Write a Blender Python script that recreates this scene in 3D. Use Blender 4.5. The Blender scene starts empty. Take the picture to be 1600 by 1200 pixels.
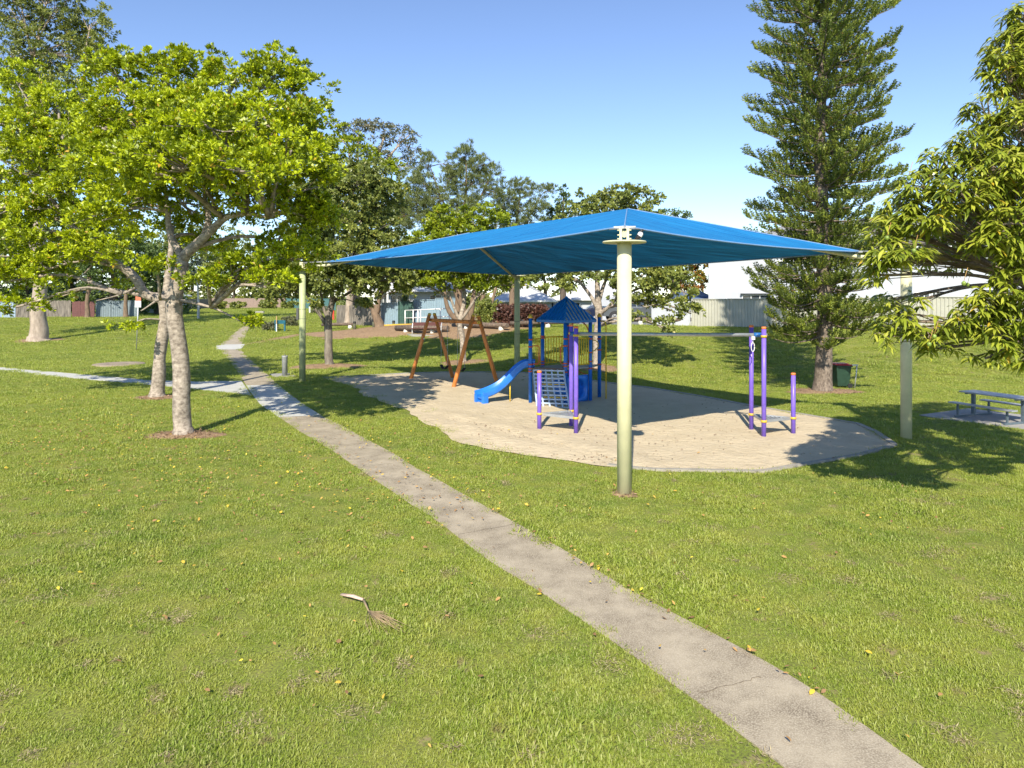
import bpy, bmesh, math, random
import numpy as np
from mathutils import Vector, Matrix
from mathutils.geometry import delaunay_2d_cdt

# ------------------------------------------------------------------ camera, world, sun
F, CH, HY = 1110.0, 3.7, 463.0            # focal length in pixels of a 1600 wide frame, camera height, horizon row
sc = bpy.context.scene
COL = sc.collection
cam = bpy.data.cameras.new('camera'); camo = bpy.data.objects.new('camera', cam); COL.objects.link(camo)
camo.location = (0, 0, CH); camo.rotation_euler = (math.pi/2, 0, 0)
cam.sensor_width = 36; cam.lens = F/1600*36; cam.shift_y = -(600-HY)/1600
cam.clip_start = 0.1; cam.clip_end = 3000
sc.camera = camo
SUN_EL = math.radians(38.5)
SDX, SDY = 0.18, 1.0                       # the way shadows run on the ground
world = bpy.data.worlds.new('World'); sc.world = world; world.use_nodes = True
wn = world.node_tree.nodes; wl = world.node_tree.links
bgn = wn['Background']
sky = wn.new('ShaderNodeTexSky'); sky.sky_type = 'NISHITA'; sky.sun_disc = False
sky.sun_elevation = SUN_EL
sky.sun_rotation = math.atan2(-SDX, -SDY)
sky.altitude = 1500; sky.air_density = 1.0; sky.dust_density = 0.1; sky.ozone_density = 3.0
hs = wn.new('ShaderNodeHueSaturation'); hs.inputs['Saturation'].default_value = 1.0; hs.inputs['Hue'].default_value = .505
wl.new(sky.outputs['Color'], hs.inputs['Color']); wl.new(hs.outputs['Color'], bgn.inputs['Color']); bgn.inputs['Strength'].default_value = 0.138
sl = bpy.data.lights.new('sun', 'SUN'); sl.energy = 4.7; sl.angle = math.radians(0.5); sl.color = (1.0, 0.93, 0.78)
so = bpy.data.objects.new('sun', sl); COL.objects.link(so)
sdir = Vector((SDX, SDY, -math.tan(SUN_EL)*math.hypot(SDX, SDY))).normalized()
so.rotation_euler = sdir.to_track_quat('-Z', 'Y').to_euler(); so.location = (-5, -20, 30)
sc.view_settings.view_transform = 'Standard'; sc.view_settings.look = 'None'
sc.view_settings.exposure = 0.66; sc.view_settings.gamma = 1.0
sc.cycles.max_bounces = 6; sc.cycles.transparent_max_bounces = 8

rng = np.random.default_rng(7)
random.seed(7)

# ------------------------------------------------------------------ placement helpers
def sst(t):
    t = np.clip(t, 0, 1); return t*t*(3-2*t)
def hz(x, y):
    """height of the ground"""
    x = np.asarray(x, float); y = np.asarray(y, float)
    px = x/np.maximum(y, 5)*F+800
    u = sst((px-430)/(930-430)); u2 = np.clip((px-1082)/378, 0, 1.3)
    st = 46+(29-46)*u; en = 80+(50-80)*u-7*u2; h = 1.4+(1.65-1.4)*u+.15*u2
    return h*sst((y-st)/(en-st))
def P(px, py, Y):
    return Vector(((px-800)/F*Y, Y, CH-(py-HY)/F*Y))
def G(px, py, dz=0.0):
    ys = np.arange(3.0, 400, 0.1)
    z = CH-(py-HY)/F*ys
    h = hz((px-800)/F*ys, ys)
    i = int(np.argmax(z <= h)); Y = float(ys[i])
    x = (px-800)/F*Y
    return Vector((x, Y, float(hz(x, Y))+dz))
def GX(x, y, dz=0.0):
    return Vector((x, y, float(hz(x, y))+dz))

# ------------------------------------------------------------------ materials
MATS = {}
def _bsdf(m):
    m.use_nodes = True
    return m.node_tree.nodes, m.node_tree.links, m.node_tree.nodes['Principled BSDF']
def mat(name, c, rough=.6, metal=0.0, var=.12, scale=6.0, bump=.0, bscale=40.0, c2=None, spec=.5, stretch=None, emit=None, trans=0.0):
    if name in MATS: return MATS[name]
    m = bpy.data.materials.new(name); n, l, b = _bsdf(m)
    b.inputs['Roughness'].default_value = rough; b.inputs['Metallic'].default_value = metal
    b.inputs['Specular IOR Level'].default_value = spec
    tc = n.new('ShaderNodeTexCoord'); mp = n.new('ShaderNodeMapping'); l.new(tc.outputs['Object'], mp.inputs[0])
    if stretch: mp.inputs['Scale'].default_value = stretch
    nz = n.new('ShaderNodeTexNoise'); nz.inputs['Scale'].default_value = scale; nz.inputs['Detail'].default_value = 8; nz.inputs['Roughness'].default_value = .65
    l.new(mp.outputs[0], nz.inputs['Vector'])
    mx = n.new('ShaderNodeMix'); mx.data_type = 'RGBA'
    if c2 is None: c2 = tuple(max(0, v*(1-2.2*var)) for v in c); c1 = tuple(min(1, v*(1+1.2*var)) for v in c)
    else: c1 = c
    rp = n.new('ShaderNodeMapRange'); rp.inputs[1].default_value = .32; rp.inputs[2].default_value = .68
    l.new(nz.outputs['Fac'], rp.inputs[0]); l.new(rp.outputs[0], mx.inputs[0])
    mx.inputs[6].default_value = (*c1, 1); mx.inputs[7].default_value = (*c2, 1)
    l.new(mx.outputs[2], b.inputs['Base Color'])
    if bump > 0:
        nb = n.new('ShaderNodeTexNoise'); nb.inputs['Scale'].default_value = bscale; nb.inputs['Detail'].default_value = 6
        l.new(mp.outputs[0], nb.inputs['Vector'])
        bp = n.new('ShaderNodeBump'); bp.inputs['Strength'].default_value = bump; bp.inputs['Distance'].default_value = .02
        l.new(nb.outputs['Fac'], bp.inputs['Height']); l.new(bp.outputs[0], b.inputs['Normal'])
    if trans > 0:
        t = n.new('ShaderNodeBsdfTranslucent'); l.new(mx.outputs[2], t.inputs['Color'])
        ms = n.new('ShaderNodeMixShader'); ms.inputs[0].default_value = trans
        l.new(b.outputs[0], ms.inputs[1]); l.new(t.outputs[0], ms.inputs[2]); l.new(ms.outputs[0], n['Material Output'].inputs['Surface'])
    MATS[name] = m; return m
def leafmat(name, stops, trans=.3, rough=.45, spec=.5):
    """leaf colour comes from a random number each leaf carries"""
    m = bpy.data.materials.new(name); n, l, b = _bsdf(m)
    at = n.new('ShaderNodeAttribute'); at.attribute_name = 'rnd'
    r = n.new('ShaderNodeValToRGB'); e = r.color_ramp.elements
    e[0].position = stops[0][0]; e[0].color = (*stops[0][1], 1)
    e[1].position = stops[-1][0]; e[1].color = (*stops[-1][1], 1)
    for p, c in stops[1:-1]:
        q = e.new(p); q.color = (*c, 1)
    l.new(at.outputs['Fac'], r.inputs[0]); l.new(r.outputs[0], b.inputs['Base Color'])
    b.inputs['Roughness'].default_value = rough; b.inputs['Specular IOR Level'].default_value = spec
    t = n.new('ShaderNodeBsdfTranslucent'); l.new(r.outputs[0], t.inputs['Color'])
    ms = n.new('ShaderNodeMixShader'); ms.inputs[0].default_value = trans
    l.new(b.outputs[0], ms.inputs[1]); l.new(t.outputs[0], ms.inputs[2]); l.new(ms.outputs[0], n['Material Output'].inputs['Surface'])
    MATS[name] = m; return m

def lawn_colour(n, l, blade):
    """shared colouring of the soil sheet and of the grass blades, from the place on the ground"""
    g = n.new('ShaderNodeNewGeometry')
    def noise(sc_, det=5, rough=.6):
        z = n.new('ShaderNodeTexNoise'); z.inputs['Scale'].default_value = sc_; z.inputs['Detail'].default_value = det; z.inputs['Roughness'].default_value = rough
        l.new(g.outputs['Position'], z.inputs['Vector']); return z.outputs['Fac']
    def ramp(src, a, b):
        r = n.new('ShaderNodeMapRange'); r.inputs[1].default_value = a; r.inputs[2].default_value = b
        l.new(src, r.inputs[0]); return r.outputs[0]
    def mix(f, a, b):
        x = n.new('ShaderNodeMix'); x.data_type = 'RGBA'
        l.new(f, x.inputs[0])
        for k, v in ((6, a), (7, b)):
            if isinstance(v, tuple): x.inputs[k].default_value = (*v, 1)
            else: l.new(v, x.inputs[k])
        return x.outputs[2]
    a = mix(ramp(noise(.22, 3), .35, .65), GR1, GR2)
    bb = mix(ramp(noise(1.7, 5), .40, .72), a, GR3)
    if blade:
        oi = n.new('ShaderNodeAttribute'); oi.attribute_name = 'rnd'
        cc = mix(ramp(oi.outputs['Fac'], .55, 1.0), bb, GR4)
        return mix(ramp(noise(2.6, 4, .7), .60, .74), cc, (.30, .25, .11))
    cc = mix(ramp(noise(38, 6, .75), .30, .62), bb, (.10, .095, .04))
    return mix(ramp(noise(2.6, 4, .7), .58, .70), cc, (.30, .23, .13))
GR1 = (.345, .425, .050); GR2 = (.225, .320, .038); GR3 = (.450, .470, .080); GR4 = (.54, .56, .20)
def lawnmat(name, blade):
    m = bpy.data.materials.new(name); n, l, b = _bsdf(m)
    c = lawn_colour(n, l, blade); l.new(c, b.inputs['Base Color'])
    b.inputs['Roughness'].default_value = .55 if blade else .95; b.inputs['Specular IOR Level'].default_value = .35 if blade else .1
    if blade:
        t = n.new('ShaderNodeBsdfTranslucent'); l.new(c, t.inputs['Color'])
        ms = n.new('ShaderNodeMixShader'); ms.inputs[0].default_value = .42
        l.new(b.outputs[0], ms.inputs[1]); l.new(t.outputs[0], ms.inputs[2]); l.new(ms.outputs[0], n['Material Output'].inputs['Surface'])
    MATS[name] = m; return m
M_lawn = lawnmat('lawn_soil', False); M_blade = lawnmat('grass_blade', True)

def speckle(name, c1, c2, c3, s1=3.0, s2=140.0, rough=.9, bump=.4):
    m = bpy.data.materials.new(name); n, l, b = _bsdf(m)
    g = n.new('ShaderNodeNewGeometry')
    a = n.new('ShaderNodeTexNoise'); a.inputs['Scale'].default_value = s1; a.inputs['Detail'].default_value = 9; a.inputs['Roughness'].default_value = .65
    v = n.new('ShaderNodeTexNoise'); v.inputs['Scale'].default_value = s2; v.inputs['Detail'].default_value = 3
    for q in (a, v): l.new(g.outputs['Position'], q.inputs['Vector'])
    r1 = n.new('ShaderNodeMapRange'); r1.inputs[1].default_value = .35; r1.inputs[2].default_value = .65; l.new(a.outputs['Fac'], r1.inputs[0])
    r2 = n.new('ShaderNodeMapRange'); r2.inputs[1].default_value = .42; r2.inputs[2].default_value = .70; l.new(v.outputs['Fac'], r2.inputs[0])
    x1 = n.new('ShaderNodeMix'); x1.data_type = 'RGBA'; l.new(r1.outputs[0], x1.inputs[0]); x1.inputs[6].default_value = (*c1, 1); x1.inputs[7].default_value = (*c2, 1)
    x2 = n.new('ShaderNodeMix'); x2.data_type = 'RGBA'; l.new(r2.outputs[0], x2.inputs[0]); l.new(x1.outputs[2], x2.inputs[6]); x2.inputs[7].default_value = (*c3, 1)
    l.new(x2.outputs[2], b.inputs['Base Color']); b.inputs['Roughness'].default_value = rough; b.inputs['Specular IOR Level'].default_value = .25
    bp = n.new('ShaderNodeBump'); bp.inputs['Strength'].default_value = bump; bp.inputs['Distance'].default_value = .01
    l.new(v.outputs['Fac'], bp.inputs['Height']); l.new(bp.outputs[0], b.inputs['Normal'])
    if name == 'sand':
        q = n.new('ShaderNodeTexNoise'); q.inputs['Scale'].default_value = 5.5; q.inputs['Detail'].default_value = 4; q.inputs['Roughness'].default_value = .6; l.new(g.outputs['Position'], q.inputs['Vector'])
        b2 = n.new('ShaderNodeBump'); b2.inputs['Strength'].default_value = .9; b2.inputs['Distance'].default_value = .06; l.new(q.outputs['Fac'], b2.inputs['Height']); l.new(b2.outputs[0], bp.inputs['Normal'])
    MATS[name] = m; return m

M_agg = speckle('aggregate_concrete', (.43, .36, .26), (.195, .155, .108), (.50, .43, .32), 2.0, 70)
M_conc = speckle('new_concrete', (.54, .53, .485), (.42, .41, .37), (.58, .57, .53), 1.6, 160, bump=.15)
M_slab = speckle('grey_slab', (.36, .34, .32), (.27, .255, .24), (.42, .40, .37), 1.6, 120)
M_sand = speckle('sand', (.60, .49, .335), (.48, .385, .255), (.66, .55, .39), 1.1, 120, bump=.5)
M_kerb = speckle('kerb_grey', (.36, .33, .28), (.22, .20, .17), (.45, .41, .35), 4, 90)
M_mulch = speckle('mulch_soil', (.30, .19, .11), (.17, .105, .06), (.44, .31, .19), 3, 25)
M_asph = speckle('asphalt', (.22, .22, .225), (.16, .16, .165), (.28, .28, .28), 2, 100)

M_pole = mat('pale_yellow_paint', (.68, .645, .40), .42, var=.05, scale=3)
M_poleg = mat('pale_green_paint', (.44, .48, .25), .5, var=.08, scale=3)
M_blue = mat('blue_post_paint', (.008, .145, .60), .38, var=.08)
M_slide = mat('blue_plastic', (.025, .20, .74), .32, var=.10, scale=3)
M_roofb = mat('blue_roof_plastic', (.010, .165, .55), .3, var=.08)
M_purple = mat('purple_post_paint', (.20, .12, .60), .38, var=.08)
M_capo = mat('orange_cap', (.80, .22, .06), .5, var=.05)
M_yel = mat('yellow_paint', (.78, .52, .02), .42, var=.08)
M_yelc = mat('yellow_clamp', (.72, .46, .05), .45, var=.05)
M_red = mat('red_orange_paint', (.60, .10, .03), .45, var=.1)
M_org = mat('orange_log_paint', (.92, .29, .075), .6, var=.22, scale=5, bump=.3, bscale=30, stretch=(1, 1, .25))
M_galv = mat('galvanised_steel', (.50, .51, .52), .42, metal=.55, var=.1)
M_deck = mat('grey_deck', (.30, .30, .29), .6, var=.15, scale=20)
M_dkgrey = mat('dark_grey_metal', (.10, .10, .105), .45, metal=.3, var=.1)
M_black = mat('black_rubber', (.018, .018, .02), .55, var=.2)
M_net = mat('pale_blue_rubber', (.42, .52, .70), .5, var=.08)
M_white = mat('white_render', (.47, .49, .53), .8, var=.03, scale=1.2, bump=.05)
M_whitem = mat('white_trim', (.78, .78, .77), .6, var=.03)
M_hwall = mat('pale_grey_wall', (.55, .57, .60), .8, var=.05, scale=1)
M_rooft = mat('pale_tile_roof', (.62, .62, .63), .8, var=.12, scale=2, bump=.3, bscale=8)
M_roofg = mat('grey_tile_roof', (.28, .28, .29), .8, var=.15, scale=2, bump=.3, bscale=8)
M_roofbl = mat('blue_steel_roof', (.13, .18, .27), .55, var=.1)
M_glass = mat('dark_glass', (.06, .075, .09), .08, var=.3, scale=1.5, spec=.8)
M_cbond = mat('khaki_steel_sheet', (.42, .41, .34), .5, var=.06, scale=1.2)
M_cbblue = mat('blue_grey_sheet', (.25, .35, .42), .5, var=.06)
M_green = mat('dark_green_sheet', (.035, .09, .07), .6, var=.2)
M_paling = mat('weathered_paling', (.22, .19, .16), .9, var=.3, scale=7, bump=.4, bscale=20, stretch=(1, 1, .15))
M_maroon = mat('maroon_board', (.14, .055, .05), .7, var=.15)
M_log = mat('weathered_log', (.17, .125, .095), .9, var=.3, scale=8, bump=.5, bscale=20)
M_block = mat('white_block', (.68, .66, .60), .85, var=.1)
M_binG = mat('bin_green', (.022, .055, .035), .4, var=.15)
M_binR = mat('bin_red', (.40, .02, .035), .4, var=.1)
M_teal = mat('teal_paint', (.015, .11, .16), .5, var=.1)
M_table = mat('aluminium_slat', (.42, .43, .44), .45, metal=.35, var=.1, scale=9)
M_tleg = mat('blue_grey_steel', (.13, .17, .20), .5, metal=.2, var=.1)
M_carg = mat('car_grey_paint', (.16, .175, .19), .28, metal=.5, var=.03)
M_carn = mat('car_navy_paint', (.02, .03, .07), .25, metal=.3, var=.03)
M_carw = mat('car_white_paint', (.75, .75, .75), .3, var=.03)
M_stick = mat('dry_frond', (.74, .52, .40), .85, var=.2, scale=20)
M_pink = mat('pink_brick', (.42, .30, .25), .9, var=.12)
M_redp = mat('red_marker', (.65, .06, .03), .5, var=.05)
M_signred = mat('sign_orange', (.60, .16, .08), .5, var=.1)

def barkmat(name, c, c2, scale=5, st=(1, 1, .35)):
    return mat(name, c, .9, var=.2, scale=scale, bump=.6, bscale=14, c2=c2, stretch=st, spec=.2)
B_pale = barkmat('pale_mottled_bark', (.52, .44, .36), (.15, .12, .095), 8, (1, 1, 1.4))
B_grey = barkmat('grey_bark', (.30, .26, .21), (.12, .10, .085), 7)
B_gum = barkmat('smooth_gum_bark', (.50, .41, .33), (.25, .20, .16), 4)
B_brown = barkmat('brown_bark', (.26, .18, .12), (.13, .095, .07), 6)
B_pine = barkmat('rough_pine_bark', (.30, .24, .19), (.08, .06, .05), 14, (1, 1, .6))
B_dark = barkmat('dark_bark', (.16, .125, .10), (.07, .055, .045), 6)

L_lime = leafmat('lime_leaf', [(0, (.08, .12, .010)), (.35, (.25, .32, .010)), (.72, (.55, .62, .010)), (.955, (.52, .58, .02)), (.97, (.68, .50, .03)), (1, (.62, .38, .05))], .26, .42, .5)
L_mid = leafmat('mid_green_leaf', [(0, (.08, .11, .03)), (.5, (.22, .26, .055)), (.85, (.38, .40, .085)), (.97, (.38, .40, .08)), (1, (.50, .42, .08))], .28, .42, .5)
L_dark = leafmat('dark_green_leaf', [(0, (.045, .08, .025)), (.6, (.12, .18, .04)), (1, (.22, .28, .06))], .25, .42, .5)
L_ylw = leafmat('yellow_green_leaf', [(0, (.09, .14, .012)), (.5, (.26, .33, .015)), (.92, (.40, .44, .02)), (1, (.50, .40, .04))], .33, .4)
L_gum = leafmat('grey_olive_leaf', [(0, (.09, .10, .06)), (.6, (.17, .18, .09)), (1, (.28, .25, .12))], .25, .45)
L_she = leafmat('olive_needle_leaf', [(0, (.10, .13, .045)), (.6, (.19, .23, .07)), (1, (.29, .31, .11))], .3, .5)
L_pine = leafmat('pine_needle', [(0, (.05, .085, .02)), (.5, (.16, .21, .032)), (.9, (.40, .44, .055)), (.98, (.30, .33, .06)), (1, (.38, .20, .05))], .12, .5)
L_mango = leafmat('mango_leaf', [(0, (.09, .13, .02)), (.4, (.27, .33, .03)), (.8, (.47, .49, .06)), (.97, (.58, .58, .12)), (1, (.60, .42, .04))], .3, .27, .9)
L_red = leafmat('autumn_leaf', [(0, (.14, .17, .03)), (.5, (.34, .27, .04)), (.75, (.55, .20, .06)), (1, (.62, .12, .05))], .3, .5)
L_purp = leafmat('red_brown_hedge_leaf', [(0, (.06, .035, .03)), (.5, (.13, .06, .045)), (.8, (.22, .10, .07)), (1, (.15, .20, .05))], .2, .4)
L_litter = leafmat('dry_leaf', [(0, (.20, .11, .05)), (.4, (.42, .24, .10)), (.7, (.62, .36, .10)), (.9, (.75, .52, .05)), (1, (.70, .62, .06))], .15, .6)
L_chip = leafmat('bark_chip', [(0, (.10, .06, .04)), (.5, (.22, .13, .08)), (1, (.42, .27, .17))], 0.0, .9)

# ------------------------------------------------------------------ objects
INV = {}
def tag(o, label=None, cat=None, group=None, kind=None):
    if label: o['label'] = label
    if cat: o['category'] = cat
    if group: o['group'] = group
    if kind: o['kind'] = kind
    return o
def thing(name, loc, label, cat, group=None, rz=0.0):
    o = bpy.data.objects.new(name, None); COL.objects.link(o); o.empty_display_size = .2
    o.location = loc; o.rotation_euler = (0, 0, rz)
    INV[o.name] = (Matrix.Translation(Vector(loc)) @ Matrix.Rotation(rz, 4, 'Z')).inverted()
    return tag(o, label, cat, group)
class MB:
    def __init__(s): s.v = []; s.f = []; s.m = []; s.s = []
    def add(s, vs, fs, m=0, smooth=False):
        k = len(s.v); s.v += [tuple(v) for v in vs]
        for f in fs: s.f.append(tuple(i+k for i in f)); s.m.append(m); s.s.append(smooth)
        return s
    def box(s, c, size, m=0, rz=0.0, R=None):
        c = Vector(c); h = Vector(size)/2
        R = R or Matrix.Rotation(rz, 3, 'Z')
        vs = [c+R@Vector((x*h.x, y*h.y, z*h.z)) for x in (-1, 1) for y in (-1, 1) for z in (-1, 1)]
        return s.add(vs, [(0, 1, 3, 2), (4, 6, 7, 5), (0, 4, 5, 1), (2, 3, 7, 6), (0, 2, 6, 4), (1, 5, 7, 3)], m)
    def beam(s, a, b, w, h, m=0):
        a = Vector(a); b = Vector(b); d = b-a; L = d.length; x = d.normalized()
        y = Vector((0, 0, 1)).cross(x); y = y.normalized() if y.length > 1e-4 else Vector((0, 1, 0)); z = x.cross(y)
        return s.box((a+b)/2, (L, w, h), m, R=Matrix((x, y, z)).transposed())
    def tube(s, pts, r, n=10, m=0, caps=True, smooth=True, squash=None):
        pts = [Vector(p) for p in pts]
        if not hasattr(r, '__len__'): r = [r]*len(pts)
        if len(pts) > 1:
            t0 = (pts[1]-pts[0]).normalized()
        u = t0.cross(Vector((0, 0, 1)))
        if u.length < .05: u = t0.cross(Vector((1, 0, 0)))
        u.normalize(); k = len(s.v); rings = []
        for i, p in enumerate(pts):
            t = (pts[min(i+1, len(pts)-1)]-pts[max(i-1, 0)]).normalized()
            u = (u-t*u.dot(t)).normalized(); w = t.cross(u)
            for j in range(n):
                a = 2*math.pi*j/n; q = squash or 1
                s.v.append(tuple(p+u*math.cos(a)*r[i]+w*math.sin(a)*r[i]*q))
        for i in range(len(pts)-1):
            for j in range(n):
                j2 = (j+1) % n
                s.f.append((k+i*n+j, k+i*n+j2, k+(i+1)*n+j2, k+(i+1)*n+j)); s.m.append(m); s.s.append(smooth)
        if caps:
            s.f.append(tuple(k+j for j in reversed(range(n)))); s.m.append(m); s.s.append(False)
            e = k+(len(pts)-1)*n; s.f.append(tuple(e+j for j in range(n))); s.m.append(m); s.s.append(False)
        return s
    def lathe(s, c, prof, n=20, m=0, smooth=True):
        c = Vector(c); k = len(s.v)
        for r, z in prof:
            for j in range(n):
                a = 2*math.pi*j/n; s.v.append((c.x+r*math.cos(a), c.y+r*math.sin(a), c.z+z))
        for i in range(len(prof)-1):
            for j in range(n):
                j2 = (j+1) % n
                s.f.append((k+i*n+j, k+i*n+j2, k+(i+1)*n+j2, k+(i+1)*n+j)); s.m.append(m); s.s.append(smooth)
        s.f.append(tuple(k+j for j in reversed(range(n)))); s.m.append(m); s.s.append(False)
        e = k+(len(prof)-1)*n; s.f.append(tuple(e+j for j in range(n))); s.m.append(m); s.s.append(False)
        return s
    def prism(s, poly, z0, z1, m=0, mtop=None):
        n = len(poly)
        vs = [(p[0], p[1], z0) for p in poly]+[(p[0], p[1], z1) for p in poly]
        s.add(vs, [tuple(reversed(range(n)))]+[(i, (i+1) % n, n+(i+1) % n, n+i) for i in range(n)], m)
        k = len(s.v)-2*n; s.f.append(tuple(k+n+i for i in range(n))); s.m.append(m if mtop is None else mtop); s.s.append(False)
        return s
    def build(s, name, mats, parent=None, bevel=0.0, **kw):
        mats = mats if isinstance(mats, (list, tuple)) else [mats]
        me = bpy.data.meshes.new(name)
        M = None
        if parent is not None:
            r = parent
            while r.parent: r = r.parent
            M = INV.get(r.name)
        vs = [M@Vector(v) for v in s.v] if M is not None else s.v
        me.from_pydata(vs, [], s.f)
        for q in mats: me.materials.append(q)
        me.polygons.foreach_set('material_index', s.m); me.polygons.foreach_set('use_smooth', s.s)
        me.update()
        o = bpy.data.objects.new(name, me); COL.objects.link(o)
        if parent is not None: o.parent = parent
        if bevel > 0:
            b = o.modifiers.new('bevel', 'BEVEL'); b.width = bevel; b.segments = 2; b.limit_method = 'ANGLE'; b.angle_limit = math.radians(40)
        return tag(o, **kw)
def npmesh(name, V, loops, tot, mt, rnd=None, parent=None, smooth=False):
    me = bpy.data.meshes.new(name)
    V = np.asarray(V, float)
    if parent is not None:
        r = parent
        while r.parent: r = r.parent
        if r.name in INV:
            M = np.array(INV[r.name]); V = V@M[:3, :3].T+M[:3, 3]
    me.vertices.add(len(V)); me.vertices.foreach_set('co', V.astype(np.float32).ravel())
    me.loops.add(len(loops)); me.loops.foreach_set('vertex_index', np.asarray(loops, np.int32))
    st = np.concatenate([[0], np.cumsum(tot)[:-1]]).astype(np.int32)
    me.polygons.add(len(tot)); me.polygons.foreach_set('loop_start', st)
    try: me.polygons.foreach_set('loop_total', np.asarray(tot, np.int32))
    except Exception: pass
    me.update(calc_edges=True)
    if smooth: me.polygons.foreach_set('use_smooth', np.ones(len(tot), bool))
    me.materials.append(mt)
    if rnd is not None:
        a = me.attributes.new('rnd', 'FLOAT', 'FACE'); a.data.foreach_set('value', np.asarray(rnd, np.float32))
    me.validate()
    o = bpy.data.objects.new(name, me); COL.objects.link(o)
    if parent is not None: o.parent = parent
    return o
def nrmz(a): return a/np.maximum(np.linalg.norm(a, axis=1, keepdims=True), 1e-6)
def leaves(name, p, d, nr, L, W, mt, rnd, parent=None, curved=False, droop=.0, fold=.15):
    """one blade per leaf: p base points, d directions, nr surface normals"""
    N = len(p); d = nrmz(d); s = nrmz(np.cross(d, nr)); nn = np.cross(s, d)
    L = np.broadcast_to(L, N)[:, None]; W = np.broadcast_to(W, N)[:, None]
    dn = np.array([0, 0, -1.0])
    if not curved:
        mid = p+d*L*.45+nn*L*fold*.3
        V = np.stack([p, mid+s*W/2, p+d*L+dn*L*droop, mid-s*W/2], 1).reshape(-1, 3)
        loops = np.arange(4*N); tot = np.full(N, 4); return npmesh(name, V, loops, tot, mt, rnd, parent)
    m1 = p+d*L*.32+dn*L*droop*.12; m2 = p+d*L*.70+dn*L*droop*.5
    V = np.stack([p, m1+s*W*.5+nn*W*.12, m2+s*W*.42+nn*W*.1, p+d*L+dn*L*droop, m2-s*W*.42+nn*W*.1, m1-s*W*.5+nn*W*.12], 1).reshape(-1, 3)
    base = np.arange(N)[:, None]*6
    lp = np.concatenate([base+np.array([[0, 1, 5]]), base+np.array([[1, 2, 4, 5]]), base+np.array([[2, 3, 4]])], 1).ravel()
    tot = np.tile([3, 4, 3], N)
    return npmesh(name, V, lp, tot, mt, np.repeat(rnd, 3), parent)
def rdir(n): return nrmz(rng.normal(size=(n, 3)))

# ------------------------------------------------------------------ ground
def ground():
    ys = np.concatenate([np.arange(-60, 0, 6), np.arange(0, 100, 1.0), np.arange(100, 180, 4), np.array([180, 220, 300, 450, 700, 1200, 2000])])
    xs = np.concatenate([[-1500, -700, -300, -150], np.arange(-90, 90, 1.5), [90, 150, 300, 700, 1500]])
    X, Y = np.meshgrid(xs, ys); Z = hz(X, Y)
    V = np.stack([X, Y, Z], -1).reshape(-1, 3); nx = len(xs); ny = len(ys)
    i = np.arange((ny-1)*(nx-1)); r = i//(nx-1); c = i % (nx-1); a = r*nx+c
    lp = np.stack([a, a+1, a+nx+1, a+nx], 1).ravel()
    tag(npmesh('ground', V, lp, np.full(len(a), 4), M_lawn, smooth=True), kind='structure')
ground()
NOGRASS = []                                # outlines in plan where no grass grows
def resample(pts, n):
    p = np.array([(q[0], q[1]) for q in pts]); s = np.concatenate([[0], np.cumsum(np.hypot(*np.diff(p, axis=0).T))]); t = np.linspace(0, s[-1], n)
    return np.stack([np.interp(t, s, p[:, 0]), np.interp(t, s, p[:, 1])], 1)
def ribbon(name, left, right, m, n=40, dz=.012, jit=.02, thick=.05):
    l = resample([G(*q) for q in left], n); r = resample([G(*q) for q in right], n)
    if jit:
        l += rng.normal(size=l.shape)*jit; r += rng.normal(size=r.shape)*jit
    NOGRASS.append(np.concatenate([l, r[::-1]]))
    if n > 60:
        for e in (l, r):
            for _ in range(10): e[1:-1] = (e[:-2]+2*e[1:-1]+e[2:])/4
    k = 5; b = MB(); vs = []
    for i in range(n):
        for j in range(k):
            t = j/(k-1); x, y = l[i]*(1-t)+r[i]*t; vs.append((x, y, float(hz(x, y))+dz))
    fs = [(i*k+j, i*k+j+1, (i+1)*k+j+1, (i+1)*k+j) for i in range(n-1) for j in range(k-1)]
    b.add(vs, fs, 0, True)
    for side in (0, k-1):                    # edges go down into the soil
        vv = []
        for i in range(n):
            v = vs[i*k+side]; vv += [v, (v[0], v[1], v[2]-thick)]
        b.add(vv, [(2*i, 2*i+1, 2*i+3, 2*i+2) for i in range(n-1)])
    return tag(b.build(name, m), kind='structure')
ribbon('path', [(436, 653), (511, 700), (575, 743), (628, 780), (668, 803), (708, 833), (767, 879), (855, 932), (900, 965), (982, 1025), (1075, 1090), (1130, 1130), (1210, 1195), (1380, 1330)],
       [(502, 650), (588, 695), (671, 743), (735, 780), (804, 820), (850, 846), (897, 873), (947, 902), (1025, 947), (1125, 1000), (1187, 1032), (1295, 1100), (1432, 1200), (1640, 1340)], M_agg, 90, jit=.035)
ribbon('path_new_section', [(385, 603), (395, 618), (408, 634), (436, 653)], [(435, 602), (450, 615), (475, 633), (502, 650)], M_conc, 12, jit=0, dz=.016)
ribbon('path_middle_section', [(344, 546.5), (358, 563), (372, 582), (385, 603)], [(376, 546.5), (393, 563), (412, 581), (435, 602)], M_agg, 16, jit=.01)
ribbon('path_white_strip', [(338, 539), (338, 546.5)], [(383, 538), (376, 546.5)], M_conc, 3, jit=0, dz=.018)
ribbon('path_far_section', [(384, 508), (374, 514), (343, 539)], [(394, 508), (388, 514), (377, 539)], M_agg, 14, jit=.01)
ribbon('side_path', [(383, 538), (428, 528), (476, 520.5), (508, 518), (552, 514.5), (583, 512)], [(376, 541), (428, 531.5), (476, 524), (508, 521), (552, 517), (583, 514)], M_mulch, 30, jit=.05)
ribbon('cross_path', [(-120, 568), (0, 574), (100, 583), (240, 595), (300, 596.5), (377, 595.5)], [(-120, 573), (0, 580), (100, 590), (240, 602), (330, 611), (393, 618)], M_conc, 40, jit=.0, dz=.014)

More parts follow.
